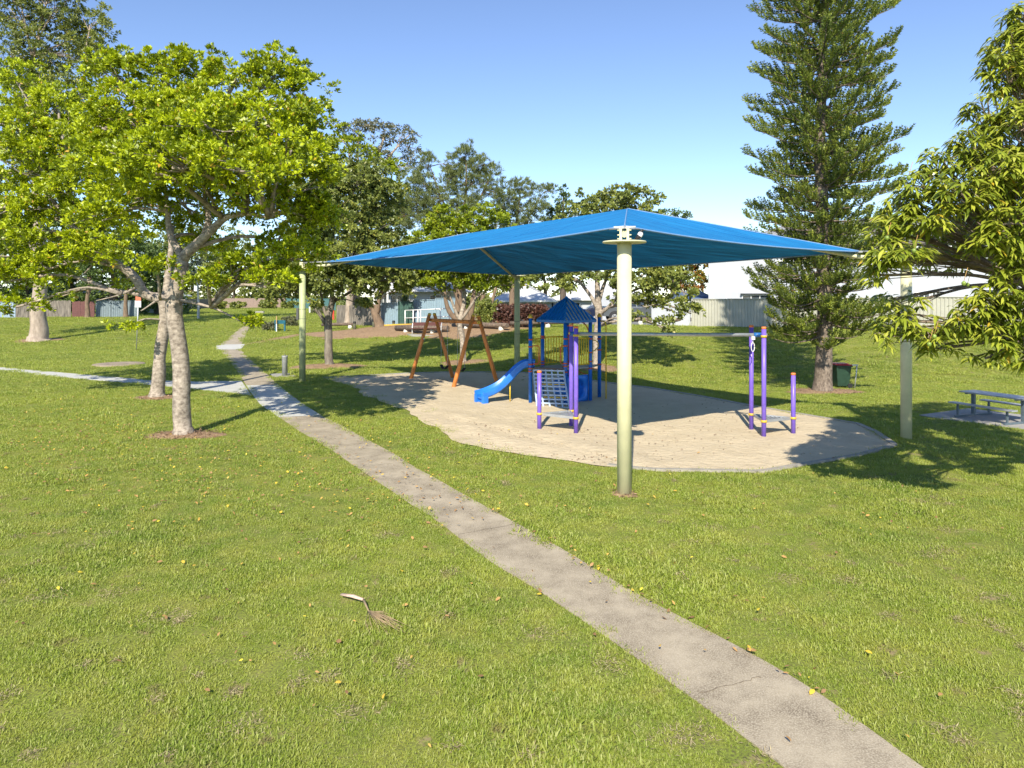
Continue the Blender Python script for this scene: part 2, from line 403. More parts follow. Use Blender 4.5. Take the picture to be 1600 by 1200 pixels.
def flat(name, pts, m, z=.02, thick=.1, kerbs=False):
    poly = [(q.x, q.y) for q in (G(*p) for p in pts)]
    NOGRASS.append(np.array(poly)); zz = float(np.mean([hz(*p) for p in poly]))
    return tag(MB().prism(poly, zz-thick, zz+z, 0).build(name, m), kind='structure')
flat('picnic_slab', [(1436, 650), (1490, 658.5), (1600, 672), (1720, 688), (1720, 662), (1600, 650), (1512, 640)], M_slab, .03)
flat('bubbler_slab', [(422, 585), (428, 589.5), (462, 588.5), (455, 584)], M_slab, .03)
c = G(186, 570)
tag(MB().lathe((c.x, c.y, -.05), [(1.28, 0), (1.28, .09), (1.24, .115), (.5, .12), (.49, .112), (.45, .112), (.44, .12), (.05, .121)], 40).build('manhole_slab', speckle('old_concrete', (.33, .26, .19), (.24, .19, .14), (.40, .33, .25), 2, 90)),
    'round concrete manhole slab lying flush in the lawn', 'manhole cover')
NOGRASS.append(np.array([(c.x+1.28*math.cos(a), c.y+1.28*math.sin(a)) for a in np.linspace(0, 6.28, 24)]))

def joint(p0, p1, nm='path_joint'):
    a, b_ = G(*p0), G(*p1); o = MB(); q = [a.lerp(b_, k/14) for k in range(15)]; q = [Vector((v.x+random.gauss(0, .008), v.y+random.gauss(0, .012), v.z+.0165)) for v in q]
    for k in range(14):
        d = (q[k+1]-q[k]).normalized(); w = Vector((-d.y, d.x, 0))*random.uniform(.002, .006); o.add([q[k]-w, q[k+1]-w, q[k+1]+w, q[k]+w], [(0, 1, 2, 3)])
    tag(o.build(nm, mat('joint_dirt', (.20, .155, .11), .95)), kind='structure')
for q in (((716, 838), (806, 822)), ((1094, 1094), (1190, 1064)), ((560, 732), (640, 722))): joint(*q)
# sand pit
SP = [(505, 592), (570, 588), (640, 584.5), (720, 582), (808, 582.5), (870, 590), (940, 598), (1010, 607), (1090, 620), (1165, 634), (1240, 647), (1340, 664), (1370, 678), (1398, 697), (1345, 712),
      (1270, 725), (1190, 738), (1100, 737.5), (1010, 735), (950, 728), (880, 719), (840, 712), (800, 705), (760, 701), (720, 690), (700, 678), (668, 661), (640, 650), (612, 636), (590, 626), (565, 612), (535, 600)]
spw = [G(*p) for p in SP]
sp2 = []
for i in range(len(spw)):
    a, b = spw[i], spw[(i+1) % len(spw)]; n = max(1, int((b-a).length/.25))
    for k in range(n):
        q = a.lerp(b, k/n); j = 1.0 if 18 <= i <= 30 else .0; s_ = q.x*1.0+q.y
        o_ = j*(.16*math.sin(s_*1.7)+.10*math.sin(s_*4.3+1)+.06*math.sin(s_*9.1+2)+random.gauss(0, .02)); sp2.append((q.x+o_*.6, q.y+o_*.8))
SAND = np.array(sp2)
def pip(poly, x, y):
    inside = np.zeros(len(x), bool); n = len(poly); j = n-1
    bb = (x >= poly[:, 0].min()) & (x <= poly[:, 0].max()) & (y >= poly[:, 1].min()) & (y <= poly[:, 1].max())
    ix = np.nonzero(bb)[0]; xs, ys = x[ix], y[ix]; ins = np.zeros(len(ix), bool)
    for i in range(n):
        xi, yi = poly[i]; xj, yj = poly[j]
        c = ((yi > ys) != (yj > ys)) & (xs < (xj-xi)*(ys-yi)/((yj-yi) if yj != yi else 1e-9)+xi)
        ins ^= c; j = i
    inside[ix] = ins; return inside
def edge_dist(poly, x, y):
    d = np.full(len(x), 1e9)
    for i in range(len(poly)):
        a = poly[i]; b = poly[(i+1) % len(poly)]; e = b-a
        t = np.clip(((x-a[0])*e[0]+(y-a[1])*e[1])/max(e@e, 1e-9), 0, 1)
        d = np.minimum(d, np.hypot(x-a[0]-t*e[0], y-a[1]-t*e[1]))
    return d
def sandpit():
    lo = SAND.min(0); hi = SAND.max(0); st = .32
    gx, gy = np.meshgrid(np.arange(lo[0], hi[0], st), np.arange(lo[1], hi[1], st)); gx = gx.ravel()+rng.uniform(-.1, .1, gx.size); gy = gy.ravel()+rng.uniform(-.1, .1, gy.size)
    k = pip(SAND, gx, gy); gx, gy = gx[k], gy[k]; k = edge_dist(SAND, gx, gy) > .12; gx, gy = gx[k], gy[k]
    co = [Vector(p) for p in SAND]+[Vector((a, b)) for a, b in zip(gx, gy)]
    n = len(SAND)
    r = delaunay_2d_cdt(co, [], [list(range(n))], 1, 1e-5)
    ov = np.array([(v.x, v.y) for v in r[0]]); ed = edge_dist(SAND, ov[:, 0], ov[:, 1])
    x, y = ov[:, 0], ov[:, 1]
    # low ridges and hollows trodden into the sand
    a = np.array(G(640, 640)[:2]); b_ = np.array(G(960, 722)[:2]); e = b_-a; t = np.clip(((x-a[0])*e[0]+(y-a[1])*e[1])/(e@e), 0, 1)
    dd = np.hypot(x-a[0]-t*e[0], y-a[1]-t*e[1])
    z = .022+.02*np.sin(x*1.3+.7*np.sin(y*.9))*np.sin(y*1.1+1)*np.clip(ed/1.0, 0, 1)+.012*rng.normal(size=len(x))*np.clip(ed/.5, 0, 1)
    z += np.clip(ed/.6, 0, 1)*(.05*np.exp(-((dd-.45)/.35)**2)-.035*np.exp(-((dd)/.22)**2))
    z = np.maximum(z, .006)+hz(x, y)
    o = MB(); o.add([(p[0], p[1], q) for p, q in zip(ov, z)], [tuple(f) for f in r[2]], 0, True)
    tag(o.build('sand', M_sand), kind='structure')
sandpit(); NOGRASS.append(SAND)
def kerb(name, pts, w=.14, h=.07, m=M_kerb, **kw):
    b = MB(); q = resample([G(*p) for p in pts], 60)
    for i in range(59):
        b.beam(GX(q[i][0], q[i][1], h/2-.03), GX(q[i+1][0], q[i+1][1], h/2-.03+random.uniform(-.004, .004)), w, h+.02)
    return b.build(name, m, kind='structure', **kw)
kerb('sandpit_kerb', [(950, 729), (1010, 736), (1100, 738.5), (1190, 739), (1270, 726), (1345, 712.5), (1398, 697), (1370, 677.5), (1340, 663.5), (1240, 646.5), (1165, 633.5)])
kerb('sandpit_kerb_back', [(1165, 633.5), (1090, 619.5), (1010, 606.5), (940, 597.5), (870, 589.5), (808, 582), (720, 581.5), (640, 584), (570, 587.5), (505, 591.5)], m=M_slab)

# ------------------------------------------------------------------ mulch rings
def mulch(name, px, py, rx, ry=None, dome=.06, chips=500, m=M_mulch):
    c = G(px, py); ry = ry or rx; n = 40; b = MB(); ph = [random.uniform(0, 6.28) for _ in range(4)]
    rr = [1+.12*math.sin(2*a+ph[0])+.09*math.sin(3*a+ph[1])+.07*math.sin(7*a+ph[2])+random.uniform(-.05, .05) for a in np.linspace(0, 2*math.pi, n, endpoint=False)]
    vs = []; K = 5
    for k in range(K+1):
        t = k/K
        for j in range(n):
            a = 2*math.pi*j/n; x = c.x+rx*rr[j]*math.cos(a)*t; y = c.y+ry*rr[j]*math.sin(a)*t
            vs.append((x, y, float(hz(x, y))+.008+dome*(1-t*t)+random.uniform(0, .015)*(t < 1)))
    fs = [(k*n+j, k*n+(j+1) % n, (k+1)*n+(j+1) % n, (k+1)*n+j) for k in range(K) for j in range(n)]
    b.add(vs, fs, 0, True); o = b.build(name, m, kind='structure')
    NOGRASS.append(np.array([(v[0]*.93+c.x*.07, v[1]*.93+c.y*.07) for v in vs[-n:]]))
    a = rng.uniform(0, 6.283, chips); t = np.sqrt(rng.uniform(0, 1.25, chips)); x = c.x+rx*t*np.cos(a); y = c.y+ry*t*np.sin(a)
    p = np.stack([x, y, hz(x, y)+.014+dome*np.clip(1-t*t, 0, 1)+rng.uniform(0, .02, chips)], 1)
    d = rdir(chips)*np.array([1, 1, .2]); nr = rdir(chips)*.4+np.array([0, 0, 1])
    return p, d, nr
CH_ = [mulch('soil_ring', 975.5, 772, .27, .24, .012, 40), mulch('mulch_ring', 287, 681, .95, .62, chips=700), mulch('mulch_ring', 247, 622, .8, .6, chips=400), mulch('mulch_ring', 515, 573, 1.9, 1.3, .12, 500),
       mulch('mulch_ring', 724, 567, 1.5, 1.1, .05, 300), mulch('mulch_ring', 932, 575, 1.2, 1.0, .04, 200), mulch('mulch_ring', 1285, 612, 1.35, .9, .06, 500),
       mulch('mulch_ring', 60, 532, 1.7, 1.6, .06, 200), mulch('mulch_mound', 640, 514, 8.0, 4.2, .25, 2600), mulch('mulch_mound', 755, 513, 5.0, 3.8, .2, 1500)]
pp = [np.concatenate([q[i] for q in CH_]) for i in range(3)]
n_ = len(pp[0])
tag(leaves('bark_mulch', pp[0], pp[1], pp[2], rng.uniform(.04, .11, n_), rng.uniform(.015, .04, n_), L_chip, rng.uniform(0, 1, n_)), kind='stuff',
    label='loose bark chips and dry leaves round the tree bases', cat='mulch')

# ------------------------------------------------------------------ grass
SPOT = []
def grass():
    src = bpy.data.collections.new('grass_tufts')
    for k in range(6):
        nb = 150; a = rng.uniform(0, 6.283, nb); r = np.sqrt(rng.uniform(0, 1, nb))*.17
        p = np.stack([r*np.cos(a), r*np.sin(a), np.full(nb, -.004)], 1)
        lean = rng.uniform(.25, 1.25, nb); az = rng.uniform(0, 6.283, nb)
        d = np.stack([np.cos(az)*np.sin(lean), np.sin(az)*np.sin(lean), np.cos(lean)], 1)
        nr = np.cross(d, np.stack([-np.sin(az), np.cos(az), np.zeros(nb)], 1))+rdir(nb)*.35
        L = rng.uniform(.025, .062, nb)*(1+.6*(rng.uniform(size=nb) > .93)); W = rng.uniform(.0040, .0075, nb)
        o = leaves('grass_tuft', p, d, nr, L, W, M_blade, rng.uniform(0, 1, nb), curved=True, droop=.22)
        COL.objects.unlink(o); src.objects.link(o)
    pts = []; sc_ = []
    def band(y0, y1, dens, s, pxr=(-200, 1800)):
        x0 = min((pxr[0]-800)/F*y1, (pxr[0]-800)/F*y0)-2.5; x1 = max((pxr[1]-800)/F*y1, (pxr[1]-800)/F*y0)+2.5
        n = int((x1-x0)*(y1-y0)*dens); x = rng.uniform(x0, x1, n); y = rng.uniform(y0, y1, n)
        k = (x > (pxr[0]-800)/F*y-2.0) & (x < (pxr[1]-800)/F*y+2.0); x, y = x[k], y[k]
        pts.append(np.stack([x, y, hz(x, y)], 1)); sc_.append(rng.uniform(.75, 1.25, len(x))*s)
    band(3.0, 9, 62, .95); band(9, 16, 46, 1.05); band(16, 30, 24, 1.35); band(30, 52, 11, 1.9); band(52, 80, 5, 2.6, (-100, 1150)); band(80, 130, 2.0, 3.4, (100, 700))
    p = np.concatenate(pts); s = np.concatenate(sc_)
    keep = np.ones(len(p), bool)
    for poly in NOGRASS: keep &= ~pip(np.asarray(poly), p[:, 0], p[:, 1])
    # some tufts creep over the ragged side of the sand
    ins = pip(SAND, p[:, 0], p[:, 1]); ed = edge_dist(SAND, p[:, 0], p[:, 1]); side = (p[:, 0] < G(1000, 735).x) & (p[:, 1] < 30.5)
    keep |= ins & side & (ed < .75) & (rng.uniform(size=len(p)) < .22*(1-ed/.75))
    p, s = p[keep], s[keep]
    # the turf is thinner in bare spots
    lng = np.sin(p[:, 0]*.9+1.7*np.sin(p[:, 1]*.55+1))*np.sin(p[:, 1]*.7+1.2*np.sin(p[:, 0]*.6))+rng.uniform(-.3, .3, len(p))
    s = s*np.where(lng > .75, 1.4, 1.0)*np.where(lng < -.85, .8, 1.0)
    for k_ in range(110):
        c_ = G(float(rng.uniform(-50, 1650)), float(700+500*rng.uniform()**1.3)); rr_ = rng.uniform(.05, .20); e_ = rng.uniform(.5, 1.6)
        kk = ~(((((p[:, 0]-c_.x)/e_)**2+(p[:, 1]-c_.y)**2) < rr_**2) & (rng.uniform(size=len(p)) < .8)); p, s = p[kk], s[kk]
        m_ = int(900*rr_); SPOT.append(np.stack([rng.normal(c_.x, rr_*.6*e_, m_), rng.normal(c_.y, rr_*.6, m_), np.full(m_, .012)+rng.uniform(0, .02, m_)], 1))
    q = np.sin(p[:, 0]*1.7+2*np.sin(p[:, 1]*.8))*np.sin(p[:, 1]*1.3+1.5*np.sin(p[:, 0]*.9))+rng.uniform(-.25, .25, len(p))
    k = ~((q > .86) & (rng.uniform(size=len(p)) < .75)); p, s = p[k], s[k]
    s = s*(1+.28*np.sin(p[:, 0]*2.3+p[:, 1]*.7)*np.sin(p[:, 1]*1.9)+.25*(rng.uniform(size=len(s)) > .94))
    me = bpy.data.meshes.new('grass'); me.vertices.add(len(p)); me.vertices.foreach_set('co', p.astype(np.float32).ravel())
    at = me.attributes.new('scl', 'FLOAT', 'POINT'); at.data.foreach_set('value', s.astype(np.float32))
    o = bpy.data.objects.new('grass', me); COL.objects.link(o); me.materials.append(M_blade)
    tag(o, 'short bright green turf grass covering the park lawn', 'grass', kind='stuff')
    ng = bpy.data.node_groups.new('grass_scatter', 'GeometryNodeTree')
    ng.interface.new_socket('Geometry', in_out='INPUT', socket_type='NodeSocketGeometry'); ng.interface.new_socket('Geometry', in_out='OUTPUT', socket_type='NodeSocketGeometry')
    N = ng.nodes; Lk = ng.links
    gi = N.new('NodeGroupInput'); go = N.new('NodeGroupOutput'); ip = N.new('GeometryNodeInstanceOnPoints'); ci = N.new('GeometryNodeCollectionInfo')
    ci.inputs['Collection'].default_value = src; ci.inputs['Separate Children'].default_value = True; ci.inputs['Reset Children'].default_value = True
    na = N.new('GeometryNodeInputNamedAttribute'); na.data_type = 'FLOAT'; na.inputs['Name'].default_value = 'scl'
    rv = N.new('FunctionNodeRandomValue'); rv.data_type = 'FLOAT_VECTOR'; rv.inputs[0].default_value = (0, 0, 0); rv.inputs[1].default_value = (0, 0, 6.283)
    ri = N.new('FunctionNodeRandomValue'); ri.data_type = 'INT'; ri.inputs[4].default_value = 0; ri.inputs[5].default_value = 5
    m2p = N.new('GeometryNodeMeshToPoints')
    Lk.new(gi.outputs[0], m2p.inputs[0]); Lk.new(m2p.outputs[0], ip.inputs['Points']); Lk.new(ci.outputs[0], ip.inputs['Instance'])
    ip.inputs['Pick Instance'].default_value = True; Lk.new(ri.outputs[2], ip.inputs['Instance Index'])
    Lk.new(rv.outputs[0], ip.inputs['Rotation']); Lk.new(na.outputs[0], ip.inputs['Scale']); Lk.new(ip.outputs[0], go.inputs[0])
    md = o.modifiers.new('scatter', 'NODES'); md.node_group = ng
    print('grass tufts', len(p))

def litter():
    P_ = []; L_ = []
    def spray(px, py, sx, sy, n):
        a = rng.normal(px, sx, n); b = np.abs(rng.normal(0, sy, n))*np.sign(rng.normal(size=n))+py
        for u, v in zip(a, b):
            if v < 560 or v > 1190: continue
            P_.append(G(float(u), float(v)))
    spray(130, 680, 130, 48, 950); spray(330, 720, 120, 55, 520); spray(620, 740, 110, 45, 380); spray(500, 700, 60, 30, 60)
    spray(280, 850, 260, 120, 90); spray(800, 760, 160, 40, 90); spray(1150, 820, 260, 110, 55); spray(1420, 760, 120, 60, 45); spray(750, 1000, 420, 130, 50)
    e1 = [(502, 650), (588, 695), (671, 743), (735, 780), (804, 820), (897, 873), (947, 902), (1025, 947), (1125, 1000), (1187, 1032), (1295, 1100)]
    for (a, b) in zip(e1[:-1], e1[1:]):
        for k in range(9):
            t = random.random(); P_.append(G(a[0]+(b[0]-a[0])*t+random.gauss(0, 5), a[1]+(b[1]-a[1])*t+random.gauss(0, 3)))
    n = len(P_); p = np.array([tuple(q) for q in P_]); p[:, 2] += rng.uniform(.045, .075, n)
    d = rdir(n)*np.array([1, 1, .25]); nr = rdir(n)*.55+np.array([0, 0, 1])
    L = rng.uniform(.04, .085, n)
    o1 = leaves('fallen_leaves', p, d, nr, L, L*rng.uniform(.35, .6, n), L_litter, rng.uniform(0, 1, n), curved=True, droop=.1)
    tag(o1, 'yellow and brown fallen leaves strewn over the lawn and path', 'fallen leaves', kind='stuff')
    # specks and leaves on the sand
    q = []
    for (px, py, sx, sy, n) in ((1090, 640, 70, 22, 110), (980, 690, 120, 22, 170), (820, 670, 60, 20, 60), (1100, 690, 120, 16, 60), (640, 600, 60, 8, 40), (930, 720, 60, 6, 80), (760, 672, 60, 10, 60)):
        for u, v in zip(rng.normal(px, sx, n), rng.normal(py, sy, n)):
            if v < 560: continue
            w = G(float(u), float(v)); q.append((w.x, w.y, .05))
    for k in range(150):
        t = random.random(); w = G(690+260*t+random.gauss(0, 4), 648+68*t+random.gauss(0, 2)); q.append((w.x, w.y, .04))
    q = np.array(q); q = q[pip(SAND, q[:, 0], q[:, 1])]; n = len(q); q[:, 2] += hz(q[:, 0], q[:, 1])
    d = rdir(n)*np.array([1, 1, .2]); nr = rdir(n)*.5+np.array([0, 0, 1]); L = rng.uniform(.025, .085, n)
    tag(leaves('sand_litter', q, d, nr, L, L*.5, L_chip, rng.uniform(0, .8, n)), 'small dark leaves and bark bits scattered on the sand', 'leaf litter', kind='stuff')

# ------------------------------------------------------------------ shade structure
pole_px = {'near': (975.5, 772), 'left': (472.5, 597), 'far': (808, 583), 'right': (1416, 685)}
pole_top = {'near': 378, 'left': 420, 'far': 431, 'right': 410}
PW = {k: G(*v) for k, v in pole_px.items()}
ridge = {'near': Vector((3.30, 20.36, 6.21)), 'right': Vector((3.30, 20.36, 6.21)), 'left': Vector((-1.70, 28.2, 6.21)), 'far': Vector((-1.70, 28.2, 6.21))}
def shade():
    root = thing('shade_structure', PW['near'], 'large blue fabric shade canopy on four pale yellow steel poles over the sand pit', 'shade canopy')
    tops = {}
    for k, b in PW.items():
        zt = CH-(pole_top[k]-HY)/F*b.y; r = .135
        q = MB(); q.lathe((b.x, b.y, b.z-.1), [(r, 0), (r, zt-b.z+.1-.02)], 28)
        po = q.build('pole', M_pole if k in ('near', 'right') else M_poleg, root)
        cp = MB(); cp.lathe((b.x, b.y, zt-.02), [(.40, 0), (.41, .012), (.40, .03), (.0, .032)], 36)
        cp.build('top_plate', M_pole, po)
        br = MB(); dr = (ridge[k]-Vector((b.x, b.y, zt))); ang = math.atan2(dr.y, dr.x); R = Matrix.Rotation(ang, 3, 'Z')
        for sg in (-1, 1):
            br.box(Vector((b.x, b.y, zt+.15))+R@Vector((0, sg*.065, 0)), (.16, .045, .27), 0, rz=ang)
            for zz in (.06, .13, .22): br.tube([Vector((b.x, b.y, zt+zz))+R@Vector((.0, sg*.06, 0)), Vector((b.x, b.y, zt+zz))+R@Vector((.0, sg*.13, 0))], .014, 6)
        br.box((b.x, b.y, zt+.015), (.26, .22, .02), 0, rz=ang)
        br.build('bracket', M_pole, po)
        t = Vector((b.x, b.y, zt+.24)); tops[k] = t
        if k == 'left':
            bx = MB(); cz = P(466, 490.5, b.y).z; bx.box((b.x-.19, b.y-.02, cz), (.10, .16, .5)); bx.tube([(b.x, b.y, cz+.2), (b.x, b.y, cz+.215)], .142, 20); bx.tube([(b.x, b.y, cz-.2), (b.x, b.y, cz-.215)], .142, 20)
            bx.build('meter_box', M_dkgrey, po, bevel=.008)
        if k == 'far':
            for zz in (1.9, 2.5):
                MB().tube([(b.x, b.y, zz), (b.x, b.y, zz+.02)], .139, 20).build('band', M_dkgrey, po)
    MB().tube([ridge['near']-Vector((0, 0, .09)), ridge['left']-Vector((0, 0, .09))], .055, 12).build('ridge_beam', M_galv, root)
    cor = {}
    for k, ins in (('near', .55), ('left', 1.25), ('far', .35), ('right', 1.15)):
        t = tops[k]; d = ridge[k]-t; dh = Vector((d.x, d.y, 0)).normalized(); cor[k] = t+d.normalized()*ins+Vector((0, 0, .07))
    cor['near'].z = CH+(HY-352.5)/F*cor['near'].y; cor['left'].z = CH+(HY-409)/F*cor['left'].y; cor['right'].z = CH+(HY-392.5)/F*cor['right'].y; cor['far'].z = CH+(HY-429)/F*cor['far'].y
    for k in cor:
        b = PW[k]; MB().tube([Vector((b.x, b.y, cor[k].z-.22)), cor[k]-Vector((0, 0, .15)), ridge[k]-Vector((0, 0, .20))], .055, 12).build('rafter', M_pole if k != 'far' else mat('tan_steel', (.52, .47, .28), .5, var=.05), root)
    fab = MB(); K1, K2 = 40, 18; EDGES = []
    def face(a, b, ra, rb, bow):
        A, B = cor[a], cor[b]; mid = (A+B)/2; ctr = (ra+rb)/2; inw = Vector((ctr.x-mid.x, ctr.y-mid.y, 0)).normalized()
        vs = []; ed = []
        for i in range(K1+1):
            s = i/K1; q = 4*s*(1-s); E = A.lerp(B, s)+inw*bow*q+Vector((0, 0, -.07*q)); Rr = ra.lerp(rb, s); ed.append(E)
            for j in range(K2+1):
                t = j/K2; p = E.lerp(Rr, t); w = 4*t*(1-t)
                p = p+Vector((0, 0, -.045*w*q))+Vector((0, 0, .012*math.sin(s*70+t*9)*math.sin(t*3.14)*(1-t)))
                vs.append(p)
        n = K2+1
        fab.add(vs, [(i*n+j, (i+1)*n+j, (i+1)*n+j+1, i*n+j+1) for i in range(K1) for j in range(K2)], 0, True); EDGES.append(ed)
    face('left', 'near', ridge['left'], ridge['near'], .42); face('near', 'right', ridge['near'], ridge['near'], .24)
    face('right', 'far', ridge['near'], ridge['left'], .42); face('far', 'left', ridge['left'], ridge['left'], .42)
    # shade cloth: knitted fabric, light comes through a little
    m = bpy.data.materials.new('blue_shade_cloth'); n, l, b = _bsdf(m)
    g = n.new('ShaderNodeTexCoord'); mp = n.new('ShaderNodeMapping'); mp.inputs['Scale'].default_value = (1, 1, 1); mp.inputs['Rotation'].default_value = (0, 0, math.radians(33)); l.new(g.outputs['Object'], mp.inputs[0])
    mp2 = n.new('ShaderNodeMapping'); mp2.inputs['Scale'].default_value = (.5, 6, .5); l.new(mp.outputs[0], mp2.inputs[0])
    nz = n.new('ShaderNodeTexNoise'); nz.inputs['Scale'].default_value = 1.2; nz.inputs['Detail'].default_value = 6; l.new(mp2.outputs[0], nz.inputs['Vector'])
    fn = n.new('ShaderNodeTexNoise'); fn.inputs['Scale'].default_value = 45; fn.inputs['Detail'].default_value = 3; l.new(g.outputs['Object'], fn.inputs['Vector'])
    ad = n.new('ShaderNodeMath'); ad.operation = 'MULTIPLY_ADD'; ad.inputs[1].default_value = .45; l.new(fn.outputs['Fac'], ad.inputs[0]); l.new(nz.outputs['Fac'], ad.inputs[2])
    r = n.new('ShaderNodeMapRange'); r.inputs[1].default_value = .52; r.inputs[2].default_value = .92; l.new(ad.outputs[0], r.inputs[0])
    mx = n.new('ShaderNodeMix'); mx.data_type = 'RGBA'; mx.inputs[6].default_value = (.007, .125, .34, 1); mx.inputs[7].default_value = (.018, .245, .56, 1); l.new(r.outputs[0], mx.inputs[0])
    l.new(mx.outputs[2], b.inputs['Base Color']); b.inputs['Roughness'].default_value = .75; b.inputs['Specular IOR Level'].default_value = .25
    t = n.new('ShaderNodeBsdfTranslucent'); l.new(mx.outputs[2], t.inputs['Color']); ms = n.new('ShaderNodeMixShader')
    rr = n.new('ShaderNodeMapRange'); rr.inputs[1].default_value = .35; rr.inputs[2].default_value = .75; rr.inputs[3].default_value = .015; rr.inputs[4].default_value = .14; l.new(nz.outputs['Fac'], rr.inputs[0]); l.new(rr.outputs[0], ms.inputs[0])
    l.new(b.outputs[0], ms.inputs[1]); l.new(t.outputs[0], ms.inputs[2]); l.new(ms.outputs[0], n['Material Output'].inputs['Surface'])
    fo = fab.build('canopy', m, root)
    hem = MB()
    sm_ = MB()
    for fi, (A_, B_) in enumerate(((ridge['left'], ridge['near']), (ridge['near'], ridge['near']), (ridge['near'], ridge['left']), (ridge['left'], ridge['left']))):
        for s_ in ((.17, .33, .5, .67, .83) if fi % 2 == 0 else (.33, .67)):
            i_ = int(round(s_*K1)); rows = [Vector(fab.v[fi*(K1+1)*(K2+1)+i_*(K2+1)+j]) for j in range(K2+1)]; sm_.tube([q+Vector((0, 0, .002)) for q in rows], .007, 4)
    sm_.build('seam', m, fo)
    for ed in EDGES: hem.tube([e+Vector((0, 0, -.012)) for e in ed], .022, 6)
    for k in cor: hem.tube([cor[k].lerp(ridge[k], q/20)+Vector((0, 0, .008)) for q in range(21)], .016, 5)
    hem.build('hem', mat('pale_blue_webbing', (.16, .30, .52), .7, var=.05), fo)
    for k in cor:
        fit = MB()
        d = (cor[k]-tops[k]); fit.tube([tops[k]+Vector((0, 0, .03)), cor[k]], .018, 6)
        s = Vector((0, 0, 1)).cross(d).normalized(); R = Matrix.Rotation(math.atan2(d.y, d.x), 3, 'Z')
        fit.box(cor[k]+Vector((0, 0, -.03)), (.10, .42, .03), R=R)
        for sg in (-1, 1): fit.tube([tops[k]+Vector((0, 0, .02)), tops[k]+s*sg*.28+Vector((0, 0, -.02))+d.normalized()*.15], .013, 6)
        fit.build('corner_fitting', M_galv, root)
    return tops
shade()

# magpie on the top plate of the near pole
def bird():
    b = PW['near']; z = CH-(378-HY)/F*b.y+.012; x = P(1001, 378, b.y).x; y = b.y+.03
    r = thing('magpie', (x, y, z), 'small black and white bird perched on the top plate of the nearest pole', 'bird')
    o = MB(); sp = [(.10, 0, .045), (.055, 0, .07), (.02, 0, .10), (-.005, 0, .14), (-.012, 0, .17), (-.022, 0, .20), (-.045, 0, .212), (-.08, 0, .205)]
    sp = [(p[0]*-1, p[1], p[2]) for p in sp]
    rad = [.012, .035, .050, .050, .038, .030, .022, .004]
    o.tube([(x+q[0], y+q[1], z+q[2]) for q in sp], rad, 14)
    for i, f in enumerate(o.f):
        ring = min(i//14, 6); o.m[i] = 1 if ring in (2, 3) else (2 if ring == 6 else 0)
    for sg in (-1, 1): o.tube([(x-.01, y+sg*.02, z+.08), (x, y+sg*.02, z)], .005, 5, 2)
    o.box((x-.14, y, z+.03), (.10, .035, .012), 0)
    o.build('body', [M_black, M_whitem, M_dkgrey], r)
bird()

# ------------------------------------------------------------------ swing set
def swings():
    f1, f2, f3, f4 = G(643, 592), G(706.5, 590.5), G(710, 605), G(776, 601)
    root = thing('swing_set', (f1+f2+f3+f4)/4, 'orange log swing set with two black strap seats at the back of the sand', 'swing set')
    a1 = (f1+f2)/2; a2 = (f3+f4)/2; a1.z = P(0, 490, a1.y).z-.03; a2.z = P(0, 492.5, a2.y).z-.03
    ax = (a2-a1); ax.z = 0; ax.normalize(); cr = Vector((-ax.y, ax.x, 0))
    for a, fs in ((a1, (f1, f2)), (a2, (f3, f4))):
        for i, f in enumerate(fs):
            sg = -1 if (f-a).dot(cr) < 0 else 1
            top = a+cr*(sg*.10)+ax*(.0); d = (top-f).normalized(); o = MB(); off = ax*(.05*sg)
            o.tube([f+off-d*.1, f.lerp(top, .5)+off, top+off], [.088, .084, .078], 14)
            lg = o.build('leg', M_org, root)
            MB().lathe(top+off-Vector((0, 0, .0)), [(.082, -.03), (.082, .015), (.06, .05), (.02, .062)], 14).build('cap', M_yelc, lg)
    bz = -.26
    b1 = a1-ax*.12+Vector((0, 0, bz)); b2 = a2+ax*.20+Vector((0, 0, bz))
    bm = MB().tube([b1, b2], .082, 14).build('top_beam', M_org, root)
    MB().tube([b2, b2+ax*.035], [.088, .075], 14).build('cap', M_yelc, bm)
    L = (a2-a1).length
    for s, dz in ((.30, 0), (.68, .0)):
        c = a1+ax*L*s; zt = b1.z*(1-s)+b2.z*s-.08; zs = .62; w = .27
        st = MB(); pts = []
        for k in range(13):
            t = k/12; pts.append(Vector((c.x, c.y, 0))+ax*(w*(2*t-1))+Vector((0, 0, zs-.11*math.sin(math.pi*t)+.05*abs(2*t-1)**3)))
        for k in range(12):
            p, q = pts[k], pts[k+1]; st.beam(p-ax*.004, q+ax*.004, .15, .022)
        se = st.build('swing_seat', M_black, root)
        for sg, pe in ((-1, pts[0]), (1, pts[-1])):
            tp = Vector((c.x, c.y, zt))+ax*(sg*w*.9); ch = MB(); n = 34
            for k in range(n):
                p = pe.lerp(tp, k/n); q = pe.lerp(tp, (k+1)/n); ch.beam(p, q, .016 if k % 2 else .006, .006 if k % 2 else .016)
            ch.build('chain', M_galv, se)
    MB().box(f1.lerp(a1, .62)+Vector((.0, -.09, 0)), (.05, .01, .06)).build('sticker', M_whitem, root)
swings()

